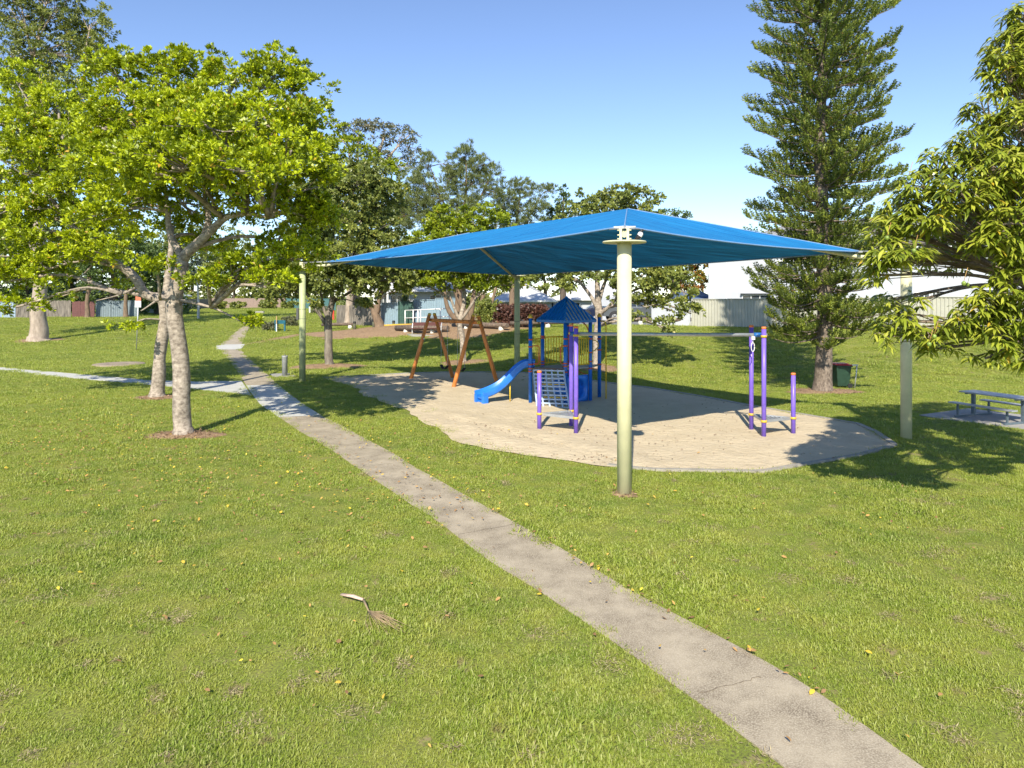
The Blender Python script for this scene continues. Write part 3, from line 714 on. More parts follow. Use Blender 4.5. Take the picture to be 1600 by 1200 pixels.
# ------------------------------------------------------------------ play tower
def bar_panel(root, A, B, z0, z1, n, name='barrier'):
    A = Vector((A[0], A[1], 0)); B = Vector((B[0], B[1], 0)); d = (B-A).normalized(); A2 = A+d*.07; B2 = B-d*.07; o = MB()
    o.tube([A2+Vector((0, 0, z0)), B2+Vector((0, 0, z0))], .021, 8); o.tube([A2+Vector((0, 0, z1)), B2+Vector((0, 0, z1))], .022, 8)
    for k in range(n):
        p = A2.lerp(B2, (k+.5)/n); o.tube([p+Vector((0, 0, z0)), p+Vector((0, 0, z1))], .017, 7)
    return o.build(name, M_yel, root)
def tower():
    a = Vector((.64, 24.67, 0)); b = Vector((1.09, 25.32, 0)); c = Vector((1.83, 24.38, 0)); d = Vector((2.09, 26.15, 0)); e = Vector((2.77, 25.12, 0)); f = Vector((3.19, 25.95, 0))
    d = b+(e-c); root = thing('play_tower', (1.9, 25.2, 0), 'blue play tower with pyramid roof, slide, climbing net and yellow barriers', 'playground tower')
    UP = Vector((0, 0, 1)); R = .065; ZD = 1.22; eave = P(0, 500, 25.2).z; apex = P(0, 465, 25.2).z
    def clamp(par, p, z, m=M_red): MB().tube([p+UP*(z-.022), p+UP*(z+.022)], R+.016, 16).build('clamp', m, par)
    for nm, p, top, cl in (('a', a, 2.98, (ZD-.12, ZD-.02, ZD+.12, 1.95, 2.2)), ('b', b, eave, (ZD+.06, ZD+.16, 2.22, 2.28)), ('c', c, eave, (ZD-.12, ZD+.08, ZD+.18, 2.0, 2.24)),
                            ('d', d, eave, (ZD+.1, 2.25, 2.62)), ('e', e, eave, (ZD-.06, ZD+.18, 1.72, 2.2)), ('f', f, 2.98, (ZD, 1.75, 2.15))):
        q = MB().lathe(p-UP*.1, [(R, 0), (R, top+.1)], 18).build('post', M_blue, root)
        if nm in 'af': MB().lathe(p+UP*top, [(R+.012, -.04), (R+.014, .02), (R*.9, .07), (R*.5, .095), (.01, .10)], 18).build('cap', M_yelc, q)
        for z in cl: clamp(q, p, z)
    # roof: pyramid of ribbed sheet
    ctr = (b+e+c+d)/4; oh = 1.24
    cs = [ctr+(q-ctr)*oh+UP*eave for q in (b, c, e, d)]; ap = ctr+UP*apex; rf = MB()
    for i in range(4):
        A, B = cs[i], cs[(i+1) % 4]; n = 26; nn = (B-A).cross(ap-A).normalized()
        if nn.z < 0: nn = -nn
        lo = []; hi = []; prof = [0, 0, 1, 1]
        NR = 9; K = NR*4; low = []; up = []
        for k in range(K+1):
            t = min(1, (k//4+(0, .10, .24, .34)[k % 4])/NR); h = .05*(1 if k % 4 in (1, 2) else 0)
            base = A.lerp(B, t)
            # ribs run parallel to the middle line of the face, cut by the hips
            mid = (A+B)/2; run = ap-mid; tt = 1-abs(2*t-1); topp = base+run*tt
            low.append(base+nn*h); up.append(topp+nn*h*min(1, tt*6))
        vs = low+up
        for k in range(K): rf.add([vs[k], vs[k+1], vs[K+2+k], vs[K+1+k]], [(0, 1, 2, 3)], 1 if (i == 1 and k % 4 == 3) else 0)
        rf.box((A+B)/2-UP*.03+nn*.0, ((B-A).length+.02, .03, .09), 0, rz=math.atan2((B-A).y, (B-A).x))
    for q in cs: rf.tube([q+UP*.01, ap+UP*.02], .022, 8)
    rf.lathe(ap-UP*.03, [(.07, 0), (.06, .05), (.02, .08)], 10)
    roof = rf.build('roof', [M_roofb, mat('sunlit_roof_tint', (.42, .46, .50), .4, var=.1)], root)
    # sunlight on the front-right face is put into its lighter grey valley strips
    # decks
    dk = MB(); dk.prism([(q.x, q.y) for q in (b, c, e, d)], ZD-.05, ZD, 0); dk.build('deck', M_deck, root)
    dk = MB(); dk.prism([(q.x, q.y) for q in (a+Vector((.0, 0, 0)), c, b)], ZD-.053, ZD-.003, 0); dk.beam(a+UP*(ZD-.05)+Vector((.02, -.05, 0)), c+UP*(ZD-.05)+Vector((0, -.05, 0)), .03, .11, 1)
    dk.build('triangle_deck', [M_deck, mat('brown_edge', (.11, .075, .06), .6)], root)
    dk = MB(); dk.prism([(q.x, q.y) for q in (e, f, d)], ZD-.056, ZD-.006, 0); dk.build('triangle_deck', M_deck, root)
    bar_panel(root, b, d, ZD+.10, 2.24, 8); bar_panel(root, c+Vector((.05, -.05, 0)), e+Vector((.02, -.05, 0)), ZD+.10, 2.24, 9)
    # slide hood side, handles
    def loop(name, pts, r, m, par=root): return MB().tube(pts, r, 9).build(name, m, par)
    ab = (b-a).normalized()
    loop('hand_rail', [a+UP*1.98, a+Vector((.26, .0, 1.98)), a+Vector((.30, 0, 1.94)), a+Vector((.30, 0, ZD+.2)), a+Vector((.24, 0, ZD+.13)), a+UP*(ZD+.13)], .019, M_red)
    loop('hand_rail', [c+UP*2.0, c+Vector((-.13, .0, 2.0)), c+Vector((-.16, 0, 1.95)), c+Vector((-.16, 0, ZD+.2)), c+UP*(ZD+.12)], .018, M_red)
    loop('hood_rail', [a+UP*2.2, b+UP*2.22], .016, M_yel)
    hp = MB(); 
    for k in range(4):
        p = a.lerp(b, .45+.12*k); hp.tube([p+UP*(ZD+.06), p+UP*2.2], .014, 7)
    hp.build('hood_panel', M_yel, root)
    # arch between back and right posts
    A = d+Vector((.05, -.1, 0)); B = e+Vector((-.04, .05, 0)); arc = [A+UP*(ZD+.0), A+UP*2.3]
    for k in range(1, 12):
        t = math.pi*k/12; arc.append(A.lerp(B, (1-math.cos(t))/2)+UP*(2.35+.45*math.sin(t)))
    arc += [B+UP*2.3, B+UP*(ZD+.0)]; loop('arch', arc, .022, M_red)
    # yellow D loops between right posts
    for z0, z1 in ((1.74, 2.14),):
        pts = []
        for k in range(13):
            t = math.pi*k/12; pts.append(e.lerp(f, .15+.75*math.sin(t))+UP*((z0+z1)/2+(z1-z0)/2*math.cos(t)))
        loop('hand_loop', pts, .018, M_yel)
    # fire pole
    g = P(948.7, 626, 25.2); g = Vector((g.x, 25.5, 0))
    loop('sliding_pole', [f+UP*2.8, f.lerp(g, .55)+UP*2.8, f.lerp(g, .85)+UP*2.77, g+UP*2.68, g+UP*2.5, g-UP*.05], .024, M_yel)
    loop('brace', [d+UP*(ZD-.1), e+UP*(ZD-.35)], .018, M_red)
    # slide
    sp = [(.80, 25.02, 1.26), (.55, 25.03, 1.27), (.36, 25.02, 1.20), (.15, 25.0, 1.02), (-.08, 24.97, .78), (-.32, 24.93, .56), (-.55, 24.87, .41), (-.78, 24.78, .31), (-.98, 24.68, .25), (-1.12, 24.58, .22)]
    # smooth the run
    from mathutils.geometry import interpolate_bezier
    pts = [Vector(p) for p in sp]; fine = []
    for i in range(len(pts)-1):
        p0 = pts[max(i-1, 0)]; p1 = pts[i]; p2 = pts[i+1]; p3 = pts[min(i+2, len(pts)-1)]
        fine += interpolate_bezier(p1, p1+(p2-p0)/6, p2-(p3-p1)/6, p2, 5)[:-1]
    fine.append(pts[-1])
    prof = [(-.29, .12), (-.285, .19), (-.255, .205), (-.235, .18), (-.22, .06), (-.17, 0), (.17, 0), (.22, .06), (.235, .18), (.255, .205), (.285, .19), (.29, .12), (.26, -.02), (.19, -.06), (-.19, -.06), (-.26, -.02)]
    sl_ = MB(); vs = []; n = len(prof)
    for i, p in enumerate(fine):
        t = (fine[min(i+1, len(fine)-1)]-fine[max(i-1, 0)]).normalized(); s = Vector((t.y, -t.x, 0)).normalized(); w = s.cross(t)
        if w.z < 0: w = -w
        for u, h in prof: vs.append(p+s*u+w*h)
    fs = [(i*n+j, i*n+(j+1) % n, (i+1)*n+(j+1) % n, (i+1)*n+j) for i in range(len(fine)-1) for j in range(n)]
    sl_.add(vs, fs, 0, True); sl_.add(vs[-n:], [tuple(range(n))]); sl_.add(vs[:n], [tuple(range(n))])
    t = (fine[-1]-fine[-2]).normalized(); s = Vector((t.y, -t.x, 0)).normalized(); ang = math.atan2(t.y, t.x)
    for sg in (-1, 1): sl_.box(fine[-1]+s*sg*.225-t*.07+Vector((0, 0, -.10)), (.20, .13, .32), rz=ang)
    sl_.box(fine[-1]-t*.12+Vector((0, 0, -.13)), (.10, .40, .18), rz=ang)
    so_ = sl_.build('slide', M_slide, root, bevel=.006)
    gg = G(797, 623); MB().tube([Vector((gg.x, 24.9, -.05)), Vector((gg.x, 24.9, .66))], .02, 8).build('slide_leg', M_yel, so_)
    # climbing net
    TL = a+Vector((.10, -.06, ZD-.04)); TR = c+Vector((-.06, -.08, ZD-.04)); BL = Vector((.84, 23.72, -.02)); BR = Vector((1.90, 23.50, -.02))
    def net(u, t):
        p = TL.lerp(TR, u).lerp(BL.lerp(BR, u), t); 
        p.z = (ZD-.04)*(1-t)-.02*t; out = (BL.lerp(BR, u)-TL.lerp(TR, u)); out.z = 0
        return p+out*(-.18*math.sin(math.pi*t)*(1-t)*.6)+Vector((0, 0, -.12*math.sin(math.pi*t)**2*(t > .5)*(t-.5)))
    nt = MB(); C_, Rr = 5, 9
    for i in range(C_+1):
        u = i/C_; q = [net(u, k/16) for k in range(17)]
        for k in range(16): nt.beam(q[k], q[k+1], .052, .016)
    for j in range(Rr+1):
        t = .03+j/Rr*.95; q = [net(k/6, t) for k in range(7)]
        for k in range(6): nt.beam(q[k]+UP*.002, q[k+1]+UP*.002, .016, .048)
    nt.build('climbing_net', M_net, root)
    for t in (.02, .38, .70):
        MB().tube([net(-.02, t)+Vector((0, .02, -.02)), net(1.02, t)+Vector((0, .02, -.02))], .019, 8).build('rung', M_yelc, root)
    # crawl panel with a round opening
    A = c+Vector((.06, .02, 0)); B = e+Vector((-.06, -.02, 0)); dx = (B-A).normalized(); w = (B-A).length; nrm = Vector((dx.y, -dx.x, 0)); nrm = nrm if nrm.y < 0 else -nrm
    cz = .48; r = .37; K = 48; pn = MB(); rim = []; out = []; bk = []
    for k in range(K):
        t = 2*math.pi*k/K+math.pi/4; cx, sz = math.cos(t), math.sin(t); m = max(abs(cx), abs(sz)); hw, hh = w/2-.02, .46
        out.append((A+B)/2+dx*(cx/m*hw)+UP*(cz+sz/m*hh)); rim.append((A+B)/2+dx*cx*r+UP*(cz+sz*r)+nrm*.03)
    lip = [(A+B)/2+dx*math.cos(2*math.pi*k/K+math.pi/4)*(r-.04)+UP*(cz+math.sin(2*math.pi*k/K+math.pi/4)*(r-.04))-nrm*.08 for k in range(K)]
    back = [p-nrm*.85 for p in lip]; ob = [p-nrm*.05 for p in out]
    allv = out+rim+lip+back+ob
    fs = []
    for k in range(K):
        k2 = (k+1) % K
        fs += [(k, k2, K+k2, K+k), (K+k, K+k2, 2*K+k2, 2*K+k), (2*K+k, 2*K+k2, 3*K+k2, 3*K+k), (4*K+k, 4*K+k2, k2, k)]
    pn.add(allv, fs, 0, True); pn.build('crawl_tube', M_slide, root)
    return cs, ap
tower()

# ------------------------------------------------------------------ track ride
def track():
    L1, L2, L3 = G(892.5, 665.5), G(900, 678.5), G(842.7, 670.5); R1, R2, R3 = G(1174, 672), G(1193.5, 684.5), G(1239.5, 679)
    root = thing('track_ride', (L2+R2)/2, 'purple posts joined by an overhead steel track with a small step platform at each end', 'track ride')
    UP = Vector((0, 0, 1)); ZT = 2.87
    for p, h in ((L1, ZT), (L2, ZT), (L3, P(0, 581, L3.y).z), (R1, ZT), (R2, ZT), (R3, P(0, 584.5, R3.y).z)):
        o = MB().lathe(p-UP*.1, [(.060, 0), (.060, h+.1)], 18).build('post', M_purple, root)
        MB().lathe(p+UP*h, [(.062, -.03), (.063, .02), (.05, .035)], 18).build('cap', M_capo, o)
        MB().tube([p+UP*.40, p+UP*.46], .078, 16).build('clamp', M_yelc, o)
        if h == ZT: MB().tube([p+UP*2.62, p+UP*2.68], .078, 16).build('clamp', M_yelc, o)
    for A, B, C in ((L1, L2, L3), (R1, R2, R3)):
        cc = (A+B+C)/3; q = [cc+(p-cc)*.9 for p in (A, B, C)]; o = MB(); o.prism([(p.x, p.y) for p in q], .405, .425)
        for i in range(3):
            a, b = q[i], q[(i+1) % 3]; o.beam(a+UP*.42, b+UP*.42, .03, .07)
        for k in range(1, 9):
            a = q[0].lerp(q[2], k/9); b = q[1].lerp(q[2], k/9); o.beam(a+UP*.435, b+UP*.435, .02, .012)
        o.build('platform', M_galv, root)
    zb = 2.66; A = (L1+L2)/2; B = (R1+R2)/2; A = Vector((A.x, A.y, zb)); B = Vector((B.x, B.y, zb)); d = (B-A).normalized()
    MB().tube([A, B+d*.25], .048, 14).build('track_beam', M_galv, root)
    for c_, p1, p2 in ((A, L1, L2), (B, R1, R2)):
        MB().tube([p1+UP*zb, p2+UP*zb], .026, 10).build('cross_bar', mat('blue_clamp', (.02, .13, .40), .4), root)
        MB().tube([c_-d*.10, c_+d*.10], .064, 14).build('sleeve', MATS['blue_clamp'], root)
    t = B-d*.12
    h = MB(); h.box(t-UP*.08, (.09, .10, .10)); h.tube([t-UP*.08, t-UP*.22], .012, 8)
    ring = [t-UP*.33+Vector((.045*math.cos(a), 0, .12*math.sin(a))) for a in np.linspace(0, 2*math.pi, 17)]
    h.tube(ring, .011, 7); h.build('trolley', M_whitem, root)
track()

# ------------------------------------------------------------------ trees
def limb(mb, pts, r0, r1, n=8, wob=.03, m=0, sub=5):
    """tapered, slightly crooked limb through the given points"""
    from mathutils.geometry import interpolate_bezier
    P_ = [Vector(p) for p in pts]; out = []
    for i in range(len(P_)-1):
        a = P_[max(i-1, 0)]; b = P_[i]; c = P_[i+1]; d = P_[min(i+2, len(P_)-1)]
        l_ = (c-b).length/3; t1 = (c-a).normalized() if (c-a).length > 1e-6 else Vector((0, 0, 1)); t2 = (d-b).normalized() if (d-b).length > 1e-6 else t1
        out += interpolate_bezier(b, b+t1*l_, c-t2*l_, c, sub)[:-1]
    out.append(P_[-1]); N = len(out)
    if hasattr(r0, '__len__'): rad = list(np.interp(np.linspace(0, 1, N), np.linspace(0, 1, len(r0)), r0))
    else: rad = [r0+(r1-r0)*(i/(N-1))**.8 for i in range(N)]
    f1, f2 = random.uniform(.5, 1.1), random.uniform(.5, 1.1); g1, g2 = random.uniform(0, 6), random.uniform(0, 6)
    out = [p+Vector((wob*.7*math.sin(i*f1+g1), wob*.7*math.sin(i*f2+g2), 0))*min(1, i/3)*(i < N-1) for i, p in enumerate(out)]
    rad = [r*(1+random.gauss(0, .025)) for r in rad]
    mb.tube(out, rad, n, m)
    return out
DEN = 2.9
def tree(name, label, base, limbs, blobs, leaf, mt, bark, spacing=.45, nleaf=20, clump=.28, up=.3, Y=None, droop=.1, group=None, cat='tree', twigs=.25, curved=False, zs=.75, under=.45,
         shell=(.5, 1.0), base_pt=None, flare=1.5, lr=None, wob=.03):
    b = base_pt or G(*base); Y0 = Y or b.y; s = Y0/F
    root = thing(name, b, label, cat, group)
    tr = MB(); ends = []
    for lb in limbs:
        pts = []; rr = []
        for q in lb:
            px, py, dy, r = q; p = P(px, py, Y0+dy); pts.append(p); rr.append(r)
        if lb is limbs[0]:
            pts[0] = b-Vector((0, 0, .1)); rr0 = [rr[0]*flare, rr[0]*1.06] + rr[1:]; p1 = pts[0].lerp(pts[1], .22); pts = [pts[0], p1]+pts[1:]; rr = rr0
        limb(tr, pts, rr, None, 12 if rr[0] > .12 else 8, wob=wob)
        ends += list(zip(pts[1:], rr[1:])) if lb is not limbs[0] else list(zip(pts[2:], rr[2:]))
    CC = []; OO = []
    for bl in blobs:
        px, py, rx, ry = bl[:4]; dy = bl[4] if len(bl) > 4 else 0.0; dens = bl[5] if len(bl) > 5 else 1.0
        c = np.array(P(px, py, Y0+dy)); ra = np.array([rx*s, max(rx, ry)*s*.9, ry*s])
        area = 4*math.pi*((ra[0]*ra[1])**1.6/3+(ra[0]*ra[2])**1.6/3+(ra[1]*ra[2])**1.6/3)**(1/1.6)
        n = max(4, int(area/(spacing*1.22)**2*dens)); d = rdir(n); keep = (d[:, 2] > -.35) | (rng.uniform(size=n) < under); d = d[keep]; n = len(d)
        rad = rng.uniform(shell[0]**2, shell[1]**2, n)**.5*(1+rng.normal(0, .07, n)); cc = c+d*ra*rad[:, None]
        CC.append(cc); OO.append(nrmz(d/ra))
        # bough from the nearest limb end to this mass of leaves, then twigs to the clumps
        cv = Vector(c); e = min(ends, key=lambda q: (q[0]-cv).length+(2.0 if q[0].z > cv.z+.3 else 0)+(4.0 if q[1] < .025 and (q[0]-cv).length > .7 else 0))[0] if ends else cv
        r_ = lr or max(.018, min(.09, .02*(cv-e).length+.02))
        mid = e.lerp(cv, .5)+Vector((0, 0, .12*(cv-e).length))
        q = limb(tr, [e, mid, cv], r_, r_*.45, 6, wob=.04)
        idx = rng.permutation(n)[:int(n*twigs)]
        for i in idx:
            st = q[random.randrange(len(q)//2, len(q))]; en = Vector(cc[i]); md = st.lerp(en, .55)+Vector((random.gauss(0, .08), random.gauss(0, .08), random.gauss(.05, .08)))
            tr.tube([st, md, en], [r_*.38, r_*.25, .006], 4, 0, caps=False)
    tr.build('trunk', bark, root)
    cc = np.concatenate(CC); oo = np.concatenate(OO); n = len(cc)
    NS = 8; sub = np.repeat(np.arange(n), NS); so1 = rdir(n*NS); so1[:, 2] = np.where(so1[:, 2] < -.3, -so1[:, 2], so1[:, 2])
    csc = rng.uniform(.7, 1.35, n)
    sc1 = cc[sub]+so1*(rng.uniform(.15, 1, n*NS)**.5)[:, None]*np.array([clump, clump, clump*zs])*csc[sub][:, None]
    k = rng.poisson(nleaf*DEN/NS, n*NS)+1; idx1 = np.repeat(np.arange(n*NS), k); idx = sub[idx1]; N = len(idx)
    crn = rng.uniform(0, 1, n); srn = rng.uniform(0, 1, n*NS)
    rd = rdir(N); d = nrmz(oo[idx]*.30+so1[idx1]*.45+rd*.85+np.array([0, 0, up])); p = sc1[idx1]+rd*clump*.10
    nr = rdir(N)*.62+oo[idx]*.3+np.array([-.05, -.35, .55])
    L = rng.uniform(.7, 1.25, N)*leaf[0]*1.10; W = L*leaf[1]*1.18
    rn = np.clip(.34*crn[idx]+.22*srn[idx1]+.44*rng.uniform(0, 1, N), 0, 1); rn = np.where(rng.uniform(size=N) < .012, 1.0, rn*.96)
    leaves('crown', p, d, nr, L, W, mt, rn, root, curved=curved, droop=droop)
    print(name, N)
    return root

GP = 'trees in the park'
# the two lime-green trees at the left, one in front of the other
tree('broadleaf_tree', 'lime green broadleaf tree with pale mottled trunk, nearest on the left lawn', (286, 681),
     [[(286, 681, 0, .225), (284, 600, 0, .215), (276, 520, 0, .20), (273, 465, 0, .21), (281, 430, .05, .17), (286, 400, .1, .15)],
      [(286, 404, .1, .14), (300, 388, 0, .13), (330, 360, -.2, .11), (350, 342, -.3, .08), (385, 334, -.5, .06), (420, 340, -.8, .03)],
      [(286, 404, .1, .12), (268, 370, .3, .09), (262, 330, .5, .07), (255, 280, .5, .05)],
      [(320, 372, .4, .11), (325, 340, .6, .08), (320, 300, .8, .06), (330, 250, .8, .05)],
      [(273, 470, 0, .05), (250, 468, -.3, .035), (220, 486, -.6, .015)], [(276, 468, 0, .05), (330, 480, -.3, .03), (372, 500, -.5, .02), (398, 512, -.7, .01)]],
     [(270, 262, 78, 36, -3.1, .85), (375, 268, 72, 34, -3.2, .85), (190, 262, 60, 34, -2.7, .85), (455, 235, 44, 30, -2.2, .8), (325, 200, 70, 34, -2.6, .8), (300, 225, 165, 80, .9, .55), (200, 330, 90, 60, 1.2, .5), (430, 340, 80, 70, 1.2, .5), (185, 120, 62, 42, 1, 1), (255, 128, 58, 40, .6, 1), (305, 112, 50, 38, 1, 1), (370, 118, 55, 40, .4, 1), (430, 118, 55, 38, .6, 1), (478, 148, 45, 30, .6, .9), (220, 180, 80, 45, 0, 1),
      (310, 185, 75, 50, -.8, 1.1), (400, 190, 75, 50, -.8, 1.1), (465, 205, 52, 40, 0, 1), (270, 250, 80, 45, -1.2, 1.1), (370, 255, 80, 42, -1.4, 1.1), (460, 265, 62, 40, -.6, 1), (497, 292, 38, 34, 0, .9),
      (180, 250, 62, 45, -.5, 1), (420, 320, 70, 34, -.5, .9), (490, 345, 45, 38, .3, .9), (210, 310, 55, 32, -.8, .8), (340, 300, 60, 26, 1.2, .7), (160, 200, 60, 45, .8, 1),
      (455, 385, 48, 30, .6, .8), (420, 405, 40, 22, -1, .7), (415, 448, 38, 22, -1.6, 1.0), (478, 402, 34, 26, -.2, 1), (445, 428, 30, 18, -.6, .9), (505, 330, 26, 30, .2, 1), (320, 440, 34, 16, -1.5, .9), (375, 420, 40, 16, -1, .7), (243, 418, 24, 14, -1.2, .8), (160, 345, 50, 26, .2, .8),
      (300, 335, 60, 34, 3.0, .8), (330, 385, 50, 24, 2.0, .8), (270, 370, 40, 26, 2.5, .6), (390, 505, 18, 8, -.7, .6)],
     (.105, .42), L_lime, B_pale, .39, 38, .29, up=.35, group=GP, twigs=.22, under=.35)
tree('broadleaf_tree', 'lime green broadleaf tree with leaning trunk behind the nearest left tree', (245, 622),
     [[(245, 622, 0, .235), (250, 560, 0, .21), (257, 500, 0, .20), (256, 470, 0, .20), (232, 462, -.1, .17), (215, 440, -.2, .16), (196, 420, -.3, .15), (170, 405, -.4, .13), (140, 375, -.4, .11), (110, 350, -.4, .08)],
      [(256, 474, 0, .14), (262, 430, .3, .12), (268, 380, .5, .09), (250, 300, .6, .06)], [(170, 405, -.4, .05), (150, 410, -.5, .03), (120, 440, -.8, .015)], [(215, 448, -.2, .05), (190, 460, -.6, .03), (150, 470, -1, .015)]],
     [(70, 250, 105, 110, 1.2, .5), (60, 390, 100, 70, 1.2, .5), (30, 130, 45, 32, 1, 1), (90, 165, 55, 35, .5, 1), (25, 195, 50, 38, -.3, 1), (110, 215, 55, 38, -.3, 1), (50, 250, 55, 38, -.8, 1.1), (120, 285, 55, 34, -.8, 1), (20, 310, 50, 38, -.6, 1), (75, 325, 52, 32, -1, 1),
      (130, 345, 45, 28, -.4, .9), (30, 370, 50, 30, -1, 1), (185, 300, 50, 34, .2, .9), (170, 370, 46, 26, -.2, .9), (100, 390, 52, 28, -1.2, 1.1), (155, 400, 38, 22, -1.4, 1), (60, 425, 50, 26, -1, 1), (10, 440, 45, 34, -1, 1), (25, 480, 34, 22, -1.2, .9), (85, 460, 24, 14, -1.5, .7),
      (210, 345, 40, 26, 1, .7), (195, 512, 22, 9, -1.0, .7), (190, 440, 40, 20, .5, .35), (-60, 200, 60, 60, 0, .7), (-60, 340, 60, 60, 0, .7)],
     (.125, .42), L_lime, B_pale, .48, 32, .36, up=.35, group=GP, twigs=.2, under=.35)
tree('gum_tree', 'tall dark crowned tree with a thick smooth pale trunk, far left lawn', (60, 533),
     [[(60, 533, 0, .66), (60, 500, 0, .58), (61, 470, 0, .52), (62, 420, 0, .45), (58, 300, 0, .36), (55, 180, 0, .24), (50, 90, 0, .14)], [(62, 330, 0, .2), (100, 240, 0, .15), (130, 130, 0, .08)], [(60, 300, 0, .2), (30, 200, 0, .14), (20, 110, 0, .08)]],
     [(30, 20, 50, 45), (90, 10, 50, 40), (140, 40, 38, 30), (20, 90, 60, 50), (85, 85, 60, 45), (145, 95, 30, 26), (40, 160, 60, 50), (110, 150, 40, 40), (70, 230, 60, 50), (20, 260, 50, 50), (130, 70, 40, 35, 1.5), (0, 400, 30, 50, 0, .7), (25, 350, 40, 40), (95, -40, 60, 40), (20, -30, 60, 40)],
     (.26, .30), L_mid, B_gum, .85, 22, .55, up=.2, group=GP, flare=1.45, twigs=.25, wob=.06)
# dark green tree left of the sand and the yellow-green one behind it
tree('lilly_pilly_tree', 'dense mid green tree with forked grey trunk beside the left canopy pole', (515, 573),
     [[(515, 573, 0, .21), (513, 530, 0, .20), (513, 500, 0, .21), (518, 470, 0, .13), (520, 430, 0, .10), (520, 350, 0, .07)], [(510, 508, 0, .12), (497, 488, -.2, .10), (484, 468, -.4, .08), (475, 440, -.4, .05)],
      [(512, 500, 0, .09), (506, 480, .2, .07), (500, 455, .2, .05)], [(516, 490, 0, .11), (523, 470, .2, .09), (540, 430, .2, .06), (560, 380, 0, .04)]],
     [(510, 300, 55, 40), (560, 290, 55, 42), (600, 310, 38, 36), (530, 350, 60, 42, -.8), (590, 360, 46, 36), (480, 360, 42, 34), (540, 405, 60, 32, -1), (600, 400, 42, 32), (480, 415, 45, 32, -.8), (515, 440, 40, 24, -1.4, 1.1),
      (555, 445, 44, 24, -.8), (610, 435, 40, 22), (465, 450, 35, 22, 0, .9), (435, 455, 32, 20, 0, .8), (560, 475, 28, 12, 0, .6), (490, 475, 22, 10, -1, .6), (640, 400, 30, 28, .6), (645, 440, 28, 16, .5, .8), (420, 415, 40, 28, 1.0, .7)],
     (.15, .55), L_mid, B_grey, .52, 26, .36, up=.2, group=GP, twigs=.2)
tree('broadleaf_tree', 'tall yellow-green tree rising behind the dense forked tree', (545, 508),
     [[(545, 508, 0, .35), (548, 440, 0, .3), (550, 360, 0, .25), (550, 280, 0, .15), (545, 230, 0, .08)]],
     [(520, 215, 30, 24), (550, 240, 40, 30), (510, 255, 36, 34), (590, 270, 40, 30), (545, 290, 46, 36), (600, 320, 40, 40), (500, 310, 36, 40), (560, 345, 50, 40), (620, 360, 30, 36), (520, 380, 50, 40)],
     (.28, .42), L_ylw, B_gum, 1.0, 20, .6, up=.25, group=GP, twigs=.15)
tree('gum_tree', 'tall sparse gum with a pale thick trunk in front of the brown paling fence', (558, 505),
     [[(558, 505, 0, .62), (555, 480, 0, .50), (556, 440, 0, .42), (566, 360, 0, .34), (580, 280, 0, .22), (600, 215, 0, .10)], [(570, 330, 0, .2), (560, 260, 0, .12), (560, 210, 0, .07)], [(580, 280, 0, .16), (620, 230, 0, .09), (640, 210, 0, .05)]],
     [(555, 205, 22, 14, 0, .8), (575, 195, 26, 12, 0, .9), (600, 205, 26, 14, 0, .8), (625, 215, 26, 16, 0, .9), (645, 232, 20, 14, 0, .7), (585, 235, 30, 18, 0, .7), (620, 250, 34, 18, 0, .6), (650, 262, 22, 14, 0, .6), (530, 195, 16, 10, 0, .6)],
     (.26, .34), L_gum, B_gum, .80, 10, .5, up=.1, group=GP, twigs=.8, droop=.3, flare=1.25, lr=.05)
tree('she_oak', 'sparse fine-leaved olive tree, taller of the two wispy trees above the canopy ridge', (715, 503),
     [[(715, 503, 0, .3), (718, 440, 0, .25), (722, 360, 0, .18), (728, 300, 0, .1), (728, 250, 0, .04)], [(720, 370, 0, .14), (690, 310, 0, .08), (672, 260, 0, .03)], [(722, 350, 0, .14), (755, 300, 0, .08), (772, 260, 0, .03)]],
     [(725, 245, 16, 18), (712, 262, 18, 18), (745, 262, 20, 18), (768, 272, 16, 16), (700, 285, 22, 20), (735, 290, 30, 22), (770, 300, 22, 20), (668, 262, 14, 18), (660, 290, 20, 22), (690, 315, 30, 22), (730, 330, 34, 22), (650, 320, 24, 26), (640, 280, 14, 18, 0, .7), (620, 340, 24, 28), (665, 350, 34, 30), (700, 350, 30, 20), (785, 320, 16, 16, 0, .7)],
     (.30, .09), L_she, B_brown, .62, 38, .45, up=.9, group=GP, twigs=.9, lr=.045, zs=1.2)
tree('she_oak', 'sparse fine-leaved olive tree, lower of the two wispy trees above the canopy ridge', (800, 500),
     [[(800, 500, 0, .3), (802, 420, 0, .22), (806, 360, 0, .14), (812, 310, 0, .05)], [(805, 380, 0, .1), (830, 330, 0, .06), (850, 300, 0, .02)], [(805, 380, 0, .1), (790, 330, 0, .06), (785, 300, 0, .02)]],
     [(812, 295, 14, 16), (800, 310, 16, 16), (828, 305, 15, 15), (850, 302, 12, 12, 0, .8), (815, 330, 24, 18), (840, 325, 18, 16), (790, 330, 18, 18), (800, 355, 28, 18), (835, 350, 22, 18), (780, 350, 20, 18, 0, .7), (860, 300, 8, 8, 0, .8)],
     (.30, .09), L_she, B_brown, .64, 34, .45, up=.9, group=GP, twigs=.9, lr=.045, zs=1.2)
